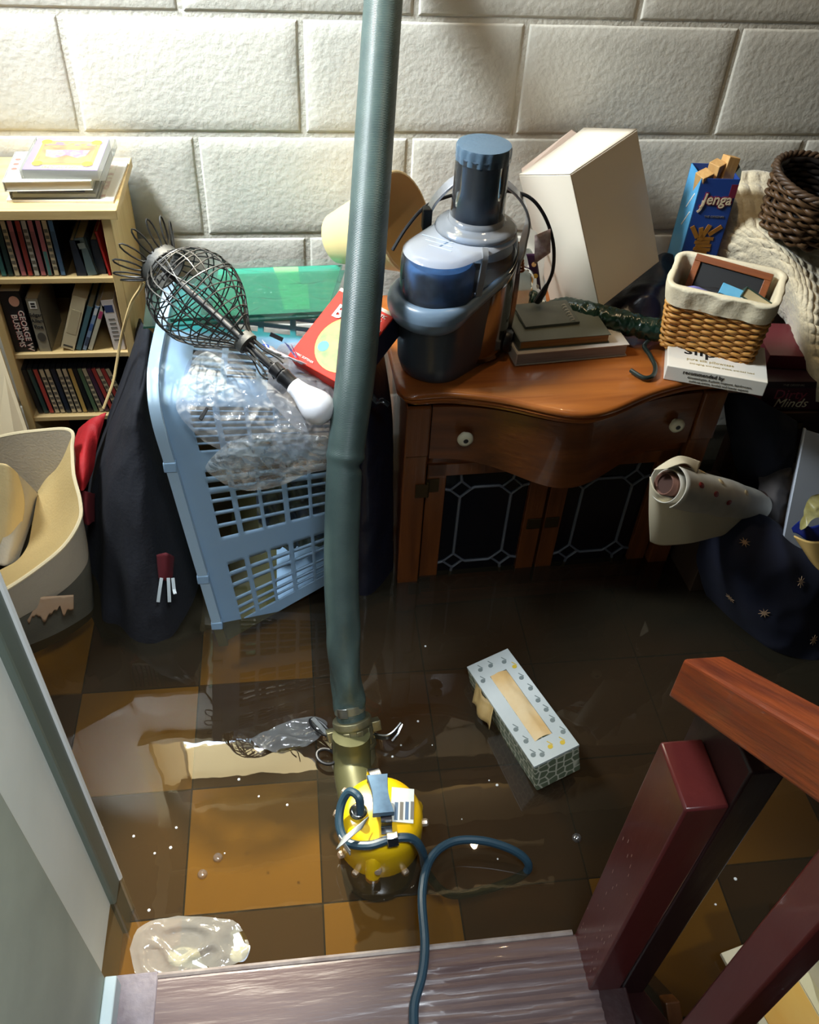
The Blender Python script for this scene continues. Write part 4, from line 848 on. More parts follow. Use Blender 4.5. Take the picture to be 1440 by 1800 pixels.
# ================================================================== CABINET
oak = wood('shaded_oak', (124, 68, 28), (90, 46, 20), 0, 7, .34, coat=.25, bump=.2)  # front oak darkened to stand in for shade; the top is the same wood lit
oak_v = wood('shaded_oak_upright', (122, 68, 28), (88, 46, 20), 2, 7, .36, coat=.2, bump=.2)
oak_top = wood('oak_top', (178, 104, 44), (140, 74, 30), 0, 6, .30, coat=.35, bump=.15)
CB = (.472, 1.40, -.115)
cab = thing('glazed_cabinet', 'oak cabinet with a serpentine drawer and two leaded glass doors', 'cabinet', CB, (0, 0, 2.2))
CW = .315; YF = -.175; ZT = .490+.115   # half width, front plane, top
def serp(x): return -.075*math.exp(-(x/.125)**2)+ .0
def outline(inset, amp=1.0, n=60):
    pts = []
    r = .03
    for k in range(n+1):
        x = -CW+inset+(2*(CW-inset))*k/n
        y = YF+inset+serp(x)*amp+.006*math.exp(-((abs(x)-.235)/.05)**2)
        e = (CW-inset)-abs(x)
        if e < r: y += r-math.sqrt(max(0, r*r-(r-e)**2))
        pts.append((x, y))
    pts += [(CW-inset, .16), (-CW+inset, .16)]
    return pts
tpb = MB()
o0 = outline(0); lay = [(.0, -.030), (.004, -.028), (.001, -.020), (.006, -.017), (.0, -.012), (-.002, -.006), (.004, 0.0)]
# moulded top built from stacked outlines
vs = []; n0 = len(outline(0))
prof_ = [(.016, -.034), (.010, -.030), (.010, -.024), (.003, -.022), (.001, -.017), (.006, -.014), (.000, -.011), (-.001, -.006), (.002, -.002), (.006, 0)]
for ins, z in prof_: vs += [(x, y, ZT+z) for x, y in outline(ins)]
fs = [(j*n0+k, j*n0+(k+1) % n0, (j+1)*n0+(k+1) % n0, (j+1)*n0+k) for j in range(len(prof_)-1) for k in range(n0)]
fs += [tuple(range(n0))[::-1], tuple((len(prof_)-1)*n0+k for k in range(n0))]
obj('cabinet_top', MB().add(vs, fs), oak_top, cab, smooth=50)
BT = ZT-.034
cwi = CW-.016
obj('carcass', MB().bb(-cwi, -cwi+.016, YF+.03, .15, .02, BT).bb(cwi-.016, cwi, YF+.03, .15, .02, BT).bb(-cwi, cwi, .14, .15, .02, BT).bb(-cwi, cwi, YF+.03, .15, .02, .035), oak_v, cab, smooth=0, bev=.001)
obj('interior_shelf', MB().bb(-cwi+.016, cwi-.016, YF+.06, .14, .24, .25), M['dark_in'], cab, smooth=0)
for s_ in (-1, 1): 
    x0 = s_*(cwi-.022)
    obj('corner_post', MB().bb(x0-.022, x0+.022, YF+.012, YF+.05, .02, BT), oak_v, cab, smooth=0, bev=.003)
    obj('post_block', MB().bb(x0-.0225, x0+.0225, YF+.008, YF+.05, BT-.112, BT), oak_v, cab, smooth=0, bev=.003)
dz0, dz1 = BT-.120, BT-.004
DX = cwi-.047
def dfront(u, v):
    x = -DX+2*DX*u; lowb = dz0-.035*math.exp(-(x/.14)**2)+.0
    return V((x, YF+.016+serp(x)*.95, lowb+(dz1-lowb)*v))
db = MB().grid(dfront, 48, 6); back = [V((p.x, p.y+.018, p.z)) for p in db.v]; nb = len(db.v)
db2 = MB().add(db.v, db.f).add(back, [f[::-1] for f in db.f])
def ring_ids():
    w = 49; b = [i for i in range(w)]+[w*j+w-1 for j in range(1, 7)]+[w*6+i for i in range(w-2, -1, -1)]+[w*j for j in range(5, 0, -1)]; return b
rid = ring_ids(); db2.f += [(a, a+nb, b+nb, b) for a, b in zip(rid, rid[1:]+rid[:1])]
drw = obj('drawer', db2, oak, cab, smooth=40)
obj('drawer_box', MB().bb(-DX+.01, DX-.01, YF+.04, .12, dz0+.01, dz1-.01), M['dark_in'], cab, smooth=0)
ceram = mat('cream_ceramic', (232, 226, 196), .2, spec=.6)
for x in (-.192, .212):
    y = YF+.016+serp(x)*.95
    kb = MB().lathe([(.007, 0), (.006, .004), (.0115, .007), (.0150, .011), (.0140, .016), (.008, .019), (.0045, .0187), (.0, .0185)], 28)
    k_ = obj('knob', MB().add(kb.v, kb.f, Matrix.Translation((x, y, BT-.066)) @ Euler((R(90), 0, 0)).to_matrix().to_4x4()), ceram, drw, smooth=60)
    sb = MB().lathe([(.0046, 0), (.0046, .001), (0, .0014)], 14); obj('screw_head', MB().add(sb.v, sb.f, Matrix.Translation((x, y-.0184, BT-.066)) @ Euler((R(90), 0, 0)).to_matrix().to_4x4()), M['black_plastic'], drw)
# rail below the drawer follows the curve
def rail(u, v):
    x = -DX+2*DX*u; return V((x, YF+.034+serp(x)*.55*(1-v), dz0-.002-.035*math.exp(-(x/.14)**2)*(1-v)-.03*v))
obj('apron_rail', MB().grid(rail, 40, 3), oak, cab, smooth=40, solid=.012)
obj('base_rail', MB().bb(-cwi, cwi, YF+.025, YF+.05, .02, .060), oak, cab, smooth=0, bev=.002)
lead = mat('grey_lead', (104, 108, 116), .55, metal=.2); dglass = mat('dark_door_glass', (14, 18, 26), .08, spec=.6)
hinge_m = mat('blackened_brass', (70, 56, 34), .5, metal=.7)
zb0, zb1 = .064, dz0-.028
for s_ in (-1, 1):
    xa, xb = (-DX+.002, -.003) if s_ < 0 else (.003, DX-.002)
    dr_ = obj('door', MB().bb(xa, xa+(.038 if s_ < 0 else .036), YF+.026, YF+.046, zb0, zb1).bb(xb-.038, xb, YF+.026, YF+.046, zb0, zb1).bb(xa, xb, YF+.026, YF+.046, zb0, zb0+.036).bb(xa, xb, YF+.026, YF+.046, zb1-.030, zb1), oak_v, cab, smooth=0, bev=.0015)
    gx0, gx1, gz0, gz1 = xa+.037, xb-.037, zb0+.034, zb1-.028
    obj('glass_panel', MB().bb(gx0, gx1, YF+.037, YF+.040, gz0, gz1), dglass, dr_, smooth=0)
    w_, h_ = gx1-gx0, gz1-gz0; mx, mz = (gx0+gx1)/2, (gz0+gz1)/2
    lb = MB(); yv = YF+.0355
    def came(*pts, closed=False): lb.tube([(x, yv, z) for x, z in pts], .0031, 6, closed=closed)
    q = .021; dx, dz = w_*.30, h_*.34
    for sx in (-1, 1):
        for sz in (-1, 1):
            cx, cz = mx+sx*dx, mz+sz*dz
            came((cx-q, cz), (cx, cz+q), (cx+q, cz), (cx, cz-q), closed=True)
            came((cx, cz+sz*q), (cx+sx*.004, mz+sz*h_/2)); came((cx+sx*q, cz), (mx+sx*w_/2, cz+sz*.004))
    oc = [(mx-dx, mz-dz+q), (mx-dx, mz+dz-q)]
    came(*oc); came((mx+dx, mz-dz+q), (mx+dx, mz+dz-q))
    for sz in (-1, 1): came((mx-dx+q, mz+sz*dz), (mx-dx+q+.006, mz+sz*(dz+.004)), (mx+dx-q-.006, mz+sz*(dz+.004)), (mx+dx-q, mz+sz*dz))
    obj('lead_came', lb, lead, dr_)
    if s_ < 0:
        for z in (zb1-.05, zb0+.03):
            obj('hinge', MB().bb(xa-.024, xa-.002, YF+.009, YF+.0115, z-.016, z+.016).bb(xa+.002, xa+.024, YF+.023, YF+.0255, z-.016, z+.016).tube([(xa, YF+.016, z-.02), (xa, YF+.016, z+.02)], .004, 10), hinge_m, dr_, smooth=40)
    obj('catch_plate', MB().bb(-.034 if s_ < 0 else .004, -.004 if s_ < 0 else .034, YF+.0225, YF+.026, mz-.012, mz+.016), hinge_m, dr_, smooth=0, bev=.002)
# ================================================================== JUICER
ju = thing('juicer', 'charcoal and chrome juicer with clear lid and tall feed tube on the cabinet', 'juicer', (.298, 1.362, .4905))
char = mat('charcoal_plastic', (58, 68, 78), .32, spec=.5); char_lit = mat('lit_charcoal_plastic', (112, 132, 150), .3)  # collar tone is the same charcoal, lightened as if brightly lit
chrome = mat('chrome', (128, 132, 140), .14, metal=1)
obj('motor_base', MB().lathe([(.064, 0), (.070, .006), (.072, .06), (.072, .17), (.069, .19), (.0, .19)], 48), char, ju)
obj('chrome_panel', MB().grid(lambda u, v: (lambda a: V((.0755*math.cos(a), .0755*math.sin(a), .012+(.138+.052*u)*v)))(R(-100+104*u)), 30, 8), chrome, ju, smooth=60, solid=.003)
bc = V((-.068, -.064, 0)); bd = bc.normalized()
def hull(th, r0, r1):
    n = V((math.cos(th), math.sin(th), 0))
    return (n*r0, n) if r0 > n.dot(bc)+r1 else (bc+n*r1, n)
def ztop(p): k = max(0, min(1, (p.dot(bd)+.07)/.235)); return .197-.062*k-.010*math.sin(k*PI)
NH = 120
def body(u, v):
    p, n = hull(2*PI*u, .071, .067); k = .90+.10*min(1, v*5)**.5; c_ = bc*.5
    f = .93+.07*v; q = c_+(p-c_)*f*(k if v < .2 else 1)
    return V((q.x, q.y, ztop(p)*v))
obj('pulp_bin', MB().grid(body, NH, 20, closed=True), char, ju, smooth=50)
obj('inner_deck', MB().grid(lambda u, v: (lambda p: V((p.x*(1-v)+bc.x*.5*v, p.y*(1-v)+bc.y*.5*v, ztop(p)-.012)))(hull(2*PI*u, .070, .066)[0]), NH, 4, closed=True), char, ju, smooth=50)
def collar(u, v):
    p, n = hull(2*PI*u, .070, .066); w = max(0, min(1, (n.dot(bd)+.55)/1.3)); w = w*w*(3-2*w); b = 2*PI*v
    return V((p.x, p.y, ztop(p)))+n*(.001+.0015*w+(.002+.0125*w)*math.cos(b))+V((0, 0, (.0025+.021*w)*math.sin(b)-.006*w))
obj('bin_collar', MB().grid(collar, NH, 20, closed=True), char_lit, ju, smooth=180)
clear = film('clear_lid_plastic', (226, 238, 250), .34, .07, .34, (30, .1)); clear2 = film('clear_tube_plastic', (240, 246, 252), .22, .04, .06)  # lid haze whitened to stand in for reflected window light
lv = [(0, 0), (.212, .0005), (.222, .003), (.228, .009), (.230, .016), (.2302, .04), (.2302, .0735)]
def lidf(u, j):
    z, ins = lv[j]; p, n = hull(2*PI*u, .0735-ins, max(.002, .0635-ins)); return V((p.x, p.y, ztop(p)-.004 if j == 0 else z))
obj('bin_lid', MB().grid(lambda u, v: lidf(u, round(v*2)), NH, 2, closed=True), clear2, ju, smooth=50)
obj('lid_top', MB().grid(lambda u, v: lidf(u, 2+round(v*4)), NH, 4, closed=True), film('sheen_lid_top', (226, 238, 252), .2, .1, .62, (30, .1)), ju, smooth=50)  # clear lid too, its bright reflection put in as white haze
obj('inner_chute', MB().lathe([(.057, .12), (.058, .198), (.052, .206), (.0, .207)], 40, (bc[0]+.002, bc[1]+.002, 0)), mat('deep_blue_chute', (30, 62, 104), .25, var=(26, (70, 112, 158), .15)), ju, smooth=40)
obj('lid_dome', MB().lathe([(.068, .2305), (.066, .236), (.060, .2395), (.052, .2405), (.047, .244), (.0445, .254)], 56, cap=False), clear, ju, smooth=40, solid=.002)
obj('dome_disc', MB().lathe([(.066, .20), (.060, .216), (.040, .222), (.0, .223)], 40), mat('frosted_disc', (176, 192, 206), .35), ju, smooth=40)
ridge = MB().ribbon(cat([(.002, -.076, .2315), (.001, -.088, .222), (-.002, -.094, .196), (-.006, -.100, .160)], 5), .010, .004, (1, .3, 0))
obj('lid_rib', ridge, film('clear_rib', (240, 246, 250), .5, .05, .5), ju, smooth=40)
for k in range(3): obj('embossed_line', MB().box((bc[0]-.002, bc[1]+.024-.016*k, .2308), (.056-.008*k, .0016, .0008), (0, 0, -34)), mat('embossed_plastic', (206, 218, 230), .3), ju, smooth=0)
obj('feed_tube', MB().lathe([(.0440, .240), (.0425, .30), (.0425, .352), (.0435, .353)], 48, cap=False), clear2, ju, smooth=40, solid=.002)
obj('pusher', MB().lathe([(.0375, .247), (.0385, .252), (.0385, .345)], 40), mat('slate_pusher', (50, 84, 108), .25), ju, smooth=40)
cpn = MB(); prof = [(.0400, .343), (.0435, .344), (.0435, .364), (.0425, .3675), (.038, .3685), (.0, .3685)]
vs = []; seg = 96
for r, z in prof:
    for k in range(seg):
        rr = r+(.0009*math.sin(k*PI/3) if .343 < z < .366 and r > .042 else 0); vs.append((rr*math.cos(2*PI*k/seg), rr*math.sin(2*PI*k/seg), z))
cpn.add(vs, [(j*seg+k, j*seg+(k+1) % seg, (j+1)*seg+(k+1) % seg, (j+1)*seg+k) for j in range(len(prof)-1) for k in range(seg)]+[tuple(range(seg))[::-1]])
obj('pusher_cap', cpn, mat('slate_cap', (84, 106, 124), .35, bump=(150, .15)), ju, smooth=35)
arm = cat([(-.070, .062, .232), (-.058, .062, .255), (-.03, .062, .283), (.01, .062, .294), (.05, .060, .283), (.085, .054, .255), (.098, .042, .225), (.090, .02, .190), (.080, .0, .168), (.078, -.004, .150)], 6)
obj('locking_arm', MB().ribbon(arm, .020, .0045, (0, 1, .35)), mat('satin_alloy', (206, 208, 214), .28, metal=.8, var=(20, (170, 172, 180))), ju, smooth=50, bev=.001)
obj('arm_hinge', MB().bb(-.082, -.066, .05, .068, .20, .238), M['black_plastic'], ju, smooth=0, bev=.002)
obj('arm_link', MB().ribbon(cat([(.080, -.002, .165), (.081, -.006, .12), (.080, -.006, .06), (.077, -.004, .03)], 4), .013, .007, (0, 1, 0)), M['steel'], ju, smooth=40)
obj('speed_dial', MB().add(*(lambda q: (q.v, q.f))(MB().lathe([(.021, 0), (.021, .008), (.017, .013), (.0, .014)], 28)), M=Matrix.Translation((.069, -.028, .028)) @ Euler((0, R(90), R(-22))).to_matrix().to_4x4()), M['black_plastic'], ju, smooth=40)
pc = cat([at(690, 440, 1.44), at(715, 400, 1.46), at(750, 362, 1.46), at(800, 342, 1.45), at(850, 336, 1.44), at(900, 337, 1.43), at(935, 350, 1.42), at(960, 385, 1.41), at(973, 430, 1.40), at(972, 475, 1.40), at(960, 505, 1.405)], 8)
wpart('mains_cord', MB().tube(pc, .0032, 8), M['black_plastic'], ju); 
wpart('plug', MB().tube([at(962, 500, 1.405), at(955, 514, 1.406), at(944, 530, 1.41)], [.005, .0085, .0095], 10, flat=.7), M['black_plastic'], ju)
wpart('cord_tag', MB().grid(lambda u, v: at(968-28*u, 402+10*u*1.2+42*v+20*u*v*.4, 1.398+.012*u), 4, 4), mat('mauve_tag', (190, 160, 156), .5, var=(120, (214, 196, 188), .1)), ju, solid=.001)

# ================================================================== WHITE BOX AND NEIGHBOURS
wbx = thing('white_box', 'large plain white carton leaning on its corner against the wall', 'carton', (.562, 1.548, .644), (11.0, -19.5, -55.7))
cardm = mat('satin_white_card', (234, 224, 204), .38, spec=.45)
D = (.124, .191, .258)
obj('carton', MB().box((0, 0, 0), D), cardm, wbx, smooth=0, bev=.0015)
lid = MB().grid(lambda u, v: V((-D[0]/2+.001+(D[0]-.002)*u, -D[1]/2+D[1]*v, D[2]/2+.0012+.010*(v**2)*(1-u)*.8)), 8, 10)
obj('lid_flap', lid, cardm, wbx, solid=.0012, smooth=60)
obj('inner_flap', MB().add([(-D[0]/2-.001, -D[1]/2+.01, D[2]/2-.002), (-D[0]/2-.001, D[1]/2-.01, D[2]/2-.002), (-D[0]/2-.012, D[1]/2-.02, D[2]/2+.014), (-D[0]/2-.010, -D[1]/2+.02, D[2]/2+.004)], [(0, 1, 2, 3)]), mat('pinkish_card', (222, 200, 184), .6), wbx, solid=.001, smooth=0)
obj('seam', MB().bb(D[0]/2-.0006, D[0]/2+.0004, -D[1]/2+.0002, -D[1]/2+.0016, -D[2]/2, D[2]/2), mat('card_seam', (150, 130, 104), .7), wbx, smooth=0)
# block game box (blue carton with wooden blocks)
jx, jy = .800, 1.585
jb = thing('game_box', 'blue wooden block game carton with blocks poking out of its top', 'box', (jx, jy, .491), (0, 0, -4))
JW, JD, JH = .074, .072, .232
blue = mat('game_blue', (44, 84, 168), .42, var=(9, (34, 66, 140), .3)); skyb = mat('game_light_blue', (64, 156, 216), .4, var=(12, (110, 190, 232), .25))
obj('carton', MB().bb(-JW/2, JW/2, -JD/2, -JD/2+.0015, 0, JH).bb(-JW/2, JW/2, JD/2-.0015, JD/2, 0, JH).bb(JW/2-.0015, JW/2, -JD/2, JD/2, 0, JH), blue, jb, smooth=0)
obj('side_face', MB().bb(-JW/2, -JW/2+.0015, -JD/2, JD/2, 0, JH), skyb, jb, smooth=0)
for k in range(6): obj('white_dash', MB().box((-JW/2-.0004, -.018+.008*(k % 3), .19-.012*k), (.0006, .003, .016), (35, 0, 0)), M['white_ink'], jb, smooth=0)
text(jb, 'Jenga', (.004, -JD/2-.0006, .192), .030, mat('maroon_outline', (140, 44, 70), .5), bold=.0024, shear=.12, width=.9)
text(jb, 'Jenga', (.004, -JD/2-.0016, .192), .030, mat('cream_logo', (240, 222, 186), .5), bold=.0004, shear=.12, width=.9)
obj('logo_tail', MB().ribbon(cat([(-.0225, -JD/2-.0012, .190), (-.0235, -JD/2-.0012, .174), (-.029, -JD/2-.0012, .167)], 4), .0045, .0008, (1, 0, 0)), mat('cream_logo2', (240, 222, 186), .5), jb)
text(jb, 'THE ORIGINAL', (.008, -JD/2-.0006, .158), .006, M['grey_ink'])
obj('red_corner', MB().bb(.024, JW/2, -JD/2-.0006, -JD/2, .196, .222), mat('game_red', (120, 36, 60), .45), jb, smooth=0)
tower = mat('printed_blocks', (186, 130, 50), .5, var=(40, (150, 96, 34), .2))
tb2 = MB()
random.seed(9)
for k in range(15):
    z = .008+.0075*k; tb2.box((random.uniform(-.006, .004), -JD/2-.0004, z), (.040+random.uniform(-.01, .012), .0012, .0066), (0, random.uniform(-5, 5), 0))
for a, x, z in ((-35, -.022, .126), (20, .0, .128), (50, .018, .13), (-15, -.008, .122)): tb2.box((x, -JD/2-.0006, z), (.0085, .0014, .028), (0, a, 0))
obj('block_print', tb2, tower, jb, smooth=0)
obj('top_flap', MB().add([(JW/2, -JD/2, JH), (JW/2, JD/2, JH), (JW/2+.010, JD/2-.01, JH+.012), (JW/2+.006, -JD/2+.02, JH+.008)], [(0, 1, 2, 3)]), mat('flap_dark', (60, 66, 60), .6), jb, solid=.001, smooth=0)
pine = wood('pine_block', (222, 178, 114), (200, 150, 88), 2, 14, .55, bump=.1)
for i, (x, y, z, rx, ry, rz, lab) in enumerate([(-.020, -.010, .218, 8, -16, 20, 'left pale wooden block poking out of the blue game carton'), (.002, .004, .228, 4, -6, 35, 'middle wooden block poking out of the blue game carton'), (.018, -.004, .238, -10, 12, 8, 'right tallest wooden block poking out of the blue game carton')]):
    o = thing('wooden_block', lab, 'block', (jx+x, jy+y, .491+z-.03), (rx, ry, rz), 'wooden blocks in the game carton')
    obj('block_body', MB().bb(-.0125, .0125, -.012, .012, -.05, .052), pine, o, smooth=0, bev=.0012)
# books under the umbrella
def book(name, loc, rz, w, d, t, cover, page, label, cat_='book', rx=0, ry=0):
    o = thing(name, label, cat_, loc, (rx, ry, rz))
    obj('cover', MB().bb(0, w, 0, d, 0, .0014).bb(0, w, 0, d, t-.0014, t).bb(-.001, .001, 0, d, 0, t), cover, o, smooth=0)
    obj('page_block', MB().bb(.001, w-.003, .002, d-.003, .0014, t-.0014), page, o, smooth=0); return o
book('paperback', (.382, 1.293, .4908), 6.3, .215, .135, .0245, mat('white_cover_b', (222, 214, 204), .5), mat('grey_pages', (170, 160, 152), .8, var=(300, (140, 130, 124)), stretch=(.05, .05, 1)), 'wide white paperback lying at the bottom beside the juicer')
book('paperback', (.388, 1.305, .516), 6, .172, .115, .0175, mat('grey_green_cover', (104, 106, 92), .55), mat('brown_pages', (168, 118, 62), .8, var=(300, (130, 86, 42)), stretch=(.05, .05, 1)), 'brown edged paperback lying on the white paperback')
pn = thing('notepad', 'small grey notepad with comb binding on the brown edged paperback', 'notepad', (.405, 1.345, .534), (4, 0, 8))
obj('pad_body', MB().bb(0, .105, 0, .07, 0, .005), mat('grey_pad', (96, 98, 88), .6), pn, smooth=0)
for k in range(7): obj('binding_ring', MB().tube([(.088, .004+.008*k, .004), (.090, .004+.008*k, .008), (.095, .004+.008*k, .0085), (.098, .004+.008*k, .005)], .0009, 5), M['white_ink'], pn)
cl = loft([[at(905, 565, 1.44), at(945, 548, 1.46), at(978, 552, 1.45)], [at(903, 580, 1.42), at(940, 570, 1.42), at(980, 575, 1.41)]])
tag(obj('cream_cloth', MB().grid(lambda u, v: cl(u, v)+V((0, 0, .006+.006*ridged((u*2, v*2, 0), 1.6, 2))), 24, 12), mat('cream_cloth', (226, 206, 160), .8), smooth=180, solid=.004), 'small cream cloth between the juicer and green umbrella', 'cloth')
bagg = loft([[at(930, 400, 1.52), at(945, 410, 1.53), at(958, 430, 1.52)], [at(915, 470, 1.47), at(935, 475, 1.47), at(955, 490, 1.49)], [at(905, 555, 1.43), at(930, 560, 1.43), at(962, 550, 1.45)]])
tag(obj('sweet_bag', MB().grid(lambda u, v: (lambda p: p+V((0, -1, .2))*.008*ridged(p, 24, 1))(bagg(u, v)), 24, 40), film('greyish_bag', (170, 186, 178), .4, .08, .4), smooth=180), 'greyish clear bag standing between the juicer and white carton', 'plastic bag')
ps = thing('printed_sachet', 'narrow sachet printed red, black and yellow beside the white carton', 'sachet', at(938, 500, 1.46))
sf = lambda u, v: at(925+16*u+16*v, 446+90*v, 1.47-.01*v)+V((0, 0, .004*math.sin(6*v)))
wpart('sachet', MB().grid(sf, 4, 16), mat('plum_sachet', (72, 40, 70), .35), ps, solid=.002, smooth=180)
for k, (v, c) in enumerate(((.25, (220, 170, 110)), (.45, (196, 150, 60)), (.62, (206, 200, 190)), (.8, (200, 40, 60)))): wpart('sachet_print', MB().lathe([(.0045, 0), (.0045, .001)], 10, sf(.5, v)+V((0, -.004, .002)), Euler((R(60), 0, 0)).to_matrix().to_4x4()), mat('sachet_print', c, .4), ps)
rope = MB()
for k in range(9): rope.tube([at(912+2*k*.2, 430+5.6*k, 1.415)+V((.006*math.cos(t), .0, .003*math.sin(t))) for t in [2*PI*j/12 for j in range(12)]], .0024, 6, closed=True)
tag(obj('amber_beads', rope, mat('amber', (176, 104, 54), .35)), 'short coil of amber cord hanging at the right of the juicer lid', 'cord')
# navy sack behind the carton
sk = loft([[at(1030, 532, 1.53), at(1090, 505, 1.57), at(1160, 450, 1.60), at(1200, 465, 1.58)], [at(1040, 560, 1.47), at(1090, 545, 1.47), at(1150, 520, 1.48), at(1200, 540, 1.50)], [at(1040, 590, 1.43), at(1090, 595, 1.42), at(1150, 590, 1.43), at(1200, 600, 1.45)]])
tag(obj('navy_sack', MB().grid(lambda u, v: (lambda p: p+V((0, -.6, .8))*.010*ridged(p, 15, 6))(sk(u, v)), 40, 36), mat('navy_plastic_sack', (22, 26, 44), .3, bump=(40, .5)), smooth=180, solid=.003), 'navy plastic sack under the leaning white carton', 'sack')
# folded umbrella
umb = thing('umbrella', 'folded dark green umbrella with hooked handle lying on the cabinet', 'umbrella', (.58, 1.42, .53))
ua, ub = at(962, 548, 1.45), at(1172, 598, 1.335)
ua.z += .012; ub.z += .016
def umbf(u, v):
    p = ua.lerp(ub, v); a = 2*PI*u; r = .0195+.002*math.sin(v*5)+.0034*ridged((math.cos(a)*.8, math.sin(a)*.8, v*9), 1.7, 3)+.0016*ridged((math.cos(a), math.sin(a), v*22), 1.5, 6)
    r *= .55+.45*min(1, v*8)*min(1, (1-v)*10+.3)
    return p+V((-.2, .35, 0)).normalized()*0+V((.40, .80, 0)).normalized()*r*math.cos(a)+V((0, 0, 1))*r*math.sin(a)
wpart('folded_canopy', MB().grid(umbf, 28, 90, closed=True), mat('wet_green_nylon', (28, 62, 48), .22, var=(30, (18, 44, 36)), spec=.6), umb, smooth=180)
wpart('strap_button', MB().lathe([(.006, 0), (.006, .004), (0, .005)], 14, ua.lerp(ub, .93)+V((0, -.004, .016))), mat('green_button', (40, 70, 56), .4), umb)
hk = cat([ua.lerp(ub, .90)+V((0, -.012, .0)), onz(1133, 606, .5), onz(1143, 625, .498), onz(1152, 645, .497), onz(1148, 660, .497), onz(1132, 664, .497), onz(1109, 651, .497)], 8)
wpart('hook_handle', MB().tube(hk, .0042, 10), mat('green_black_hook', (30, 42, 38), .3), umb)

# pillowcase box
sb = thing('pillowcase_box', 'flat white lettered carton under the lined wicker basket', 'box', (.7347, 1.2455+.030, .506), (0, 0, -20.2))
w_, d_, h_ = .1732, .115, .0291
sb.location = (.7347+.0068, 1.2455+.0185, .5056)
obj('carton', MB().box((0, 0, 0), (w_, d_, h_)), mat('white_satin_carton', (240, 234, 220), .4), sb, smooth=0, bev=.0012)
tz = h_/2+.0002
text(sb, 'slip', (-.030, .004, tz), .040, M['ink'], rot=(0, 0, 0), bold=.0003, width=1.1)
text(sb, 'pure silk pillowcase', (-.012, -.024, tz), .0105, mat('gilt_ink', (170, 150, 90), .5), rot=(0, 0, 0))
text(sb, 'anti-aging, anti-sleep crease, anti-bed head', (.008, -.037, tz), .0066, mat('gilt_ink2', (176, 158, 110), .5), rot=(0, 0, 0))
fy = -d_/2-.0003
text(sb, 'recommended by', (-.022, fy, .007), .0100, M['ink'], bold=.00005)
text(sb, 'dermatologists & plastic surgeons, hairdressers,', (.008, fy, -.0015), .0058, M['grey_ink']); text(sb, 'make-up artists, models and beauty experts', (.008, fy, -.0085), .0058, M['grey_ink'])

# ================================================================== LINED WICKER BASKET
wk = thing('wicker_basket', 'honey coloured wicker basket with cream liner standing on white carton', 'basket', (.746, 1.318, .522), (7, -1, -29))
honey = mat('honey_willow', (214, 160, 84), .45, var=(30, (184, 122, 52), .25), spec=.5)
BW2, BD2, BH2 = .086, .052, .128
def rrect(hx, hy, r, t):
    """point and normal on a rounded rectangle, t in 0..1"""
    segs = [(2*(hx-r)), r*PI/2, 2*(hy-r), r*PI/2]*2; L = sum(segs); s = (t % 1)*L
    k = 0
    while s > segs[k] and k < 7: s -= segs[k]; k += 1
    cx, cy = hx-r, hy-r
    if k == 0: return V((-cx+s, -hy, 0)), V((0, -1, 0))
    if k == 2: return V((hx, -cy+s, 0)), V((1, 0, 0))
    if k == 4: return V((cx-s, hy, 0)), V((0, 1, 0))
    if k == 6: return V((-hx, cy-s, 0)), V((-1, 0, 0))
    c = {1: (cx, -cy, -90), 3: (cx, cy, 0), 5: (-cx, cy, 90), 7: (-cx, -cy, 180)}[k]
    a = R(c[2])+s/r; n = V((math.cos(a), math.sin(a), 0)); return V((c[0], c[1], 0))+n*r, n
def bpt(t, h, off):
    s = .94+.10*h; p, n = rrect(BW2*s, BD2*s, .018, t); return p+n*off+V((0, 0, BH2*h))
NS = 26; wv = MB(); rows_ = 15
for k in range(rows_):
    h = .05+.71*k/(rows_-1); pts = []
    for j in range(NS*6):
        t = j/(NS*6); ph = t*NS*PI+(PI if k % 2 else 0); pts.append(bpt(t, h+.004*math.sin(j*.37+k), .0030*math.cos(ph)))
    wv.tube(pts, .0031, 6, closed=True)
wpart_local = obj('woven_side', wv, honey, wk, stuff=True, smooth=180)
sk_ = MB()
for k in range(NS): sk_.tube([bpt((k+.5)/NS, h, 0) for h in (0, .2, .4, .6, .78)], .0021, 6)
obj('stakes', sk_, mat('pale_willow', (196, 140, 66), .5), wk, stuff=True)
bp_ = MB()
for s_ in (0, PI): bp_.tube([bpt(t/120, .0, .0028*math.cos(t*PI/3+s_))+V((0, 0, .0028*math.sin(t*PI/3+s_))) for t in range(120)], .0034, 6, closed=True)
obj('base_braid', bp_, honey, wk, smooth=180)
obj('base_board', MB().prism([tuple(bpt(t/60, 0, -.003).xy) for t in range(60)], .002, .006), mat('willow_base', (150, 104, 52), .7), wk, smooth=0)
linen = mat('cream_linen', (232, 222, 194), .85, var=(10, (220, 206, 170), .3), bump=(200, .25))
def liner(u, v):
    # v 0 outside hem -> .45 rim -> 1 inside bottom
    if v < .42: h = .74+.29*(v/.42); off = .0065+.0025*nz((u*30, v*3, 0), 1, 1)+.0015*math.sin(u*2*PI*9)
    elif v < .55: k = (v-.42)/.13; h = 1.03+.012*math.sin(k*PI); off = .0065-.012*k
    else: k = (v-.55)/.45; h = 1.03-.95*k; off = -.0055-.003*k+.003*nz((u*20, v*4, 0), 1, 4)
    return bpt(u, h+.012*nz((u*8, 3, 0), 1, 2), off)
obj('liner', MB().grid(liner, 120, 30, closed=True), linen, wk, smooth=180)
def inbasket(name, label, c, loc, rot, builder, group=None):
    o = thing(name, label, c, (0, 0, 0)); 
    o.matrix_world = (Matrix.Translation(wk.location) @ wk.rotation_euler.to_matrix().to_4x4()) @ Matrix.Translation(loc) @ Euler([R(a) for a in rot]).to_matrix().to_4x4()
    builder(o); return o
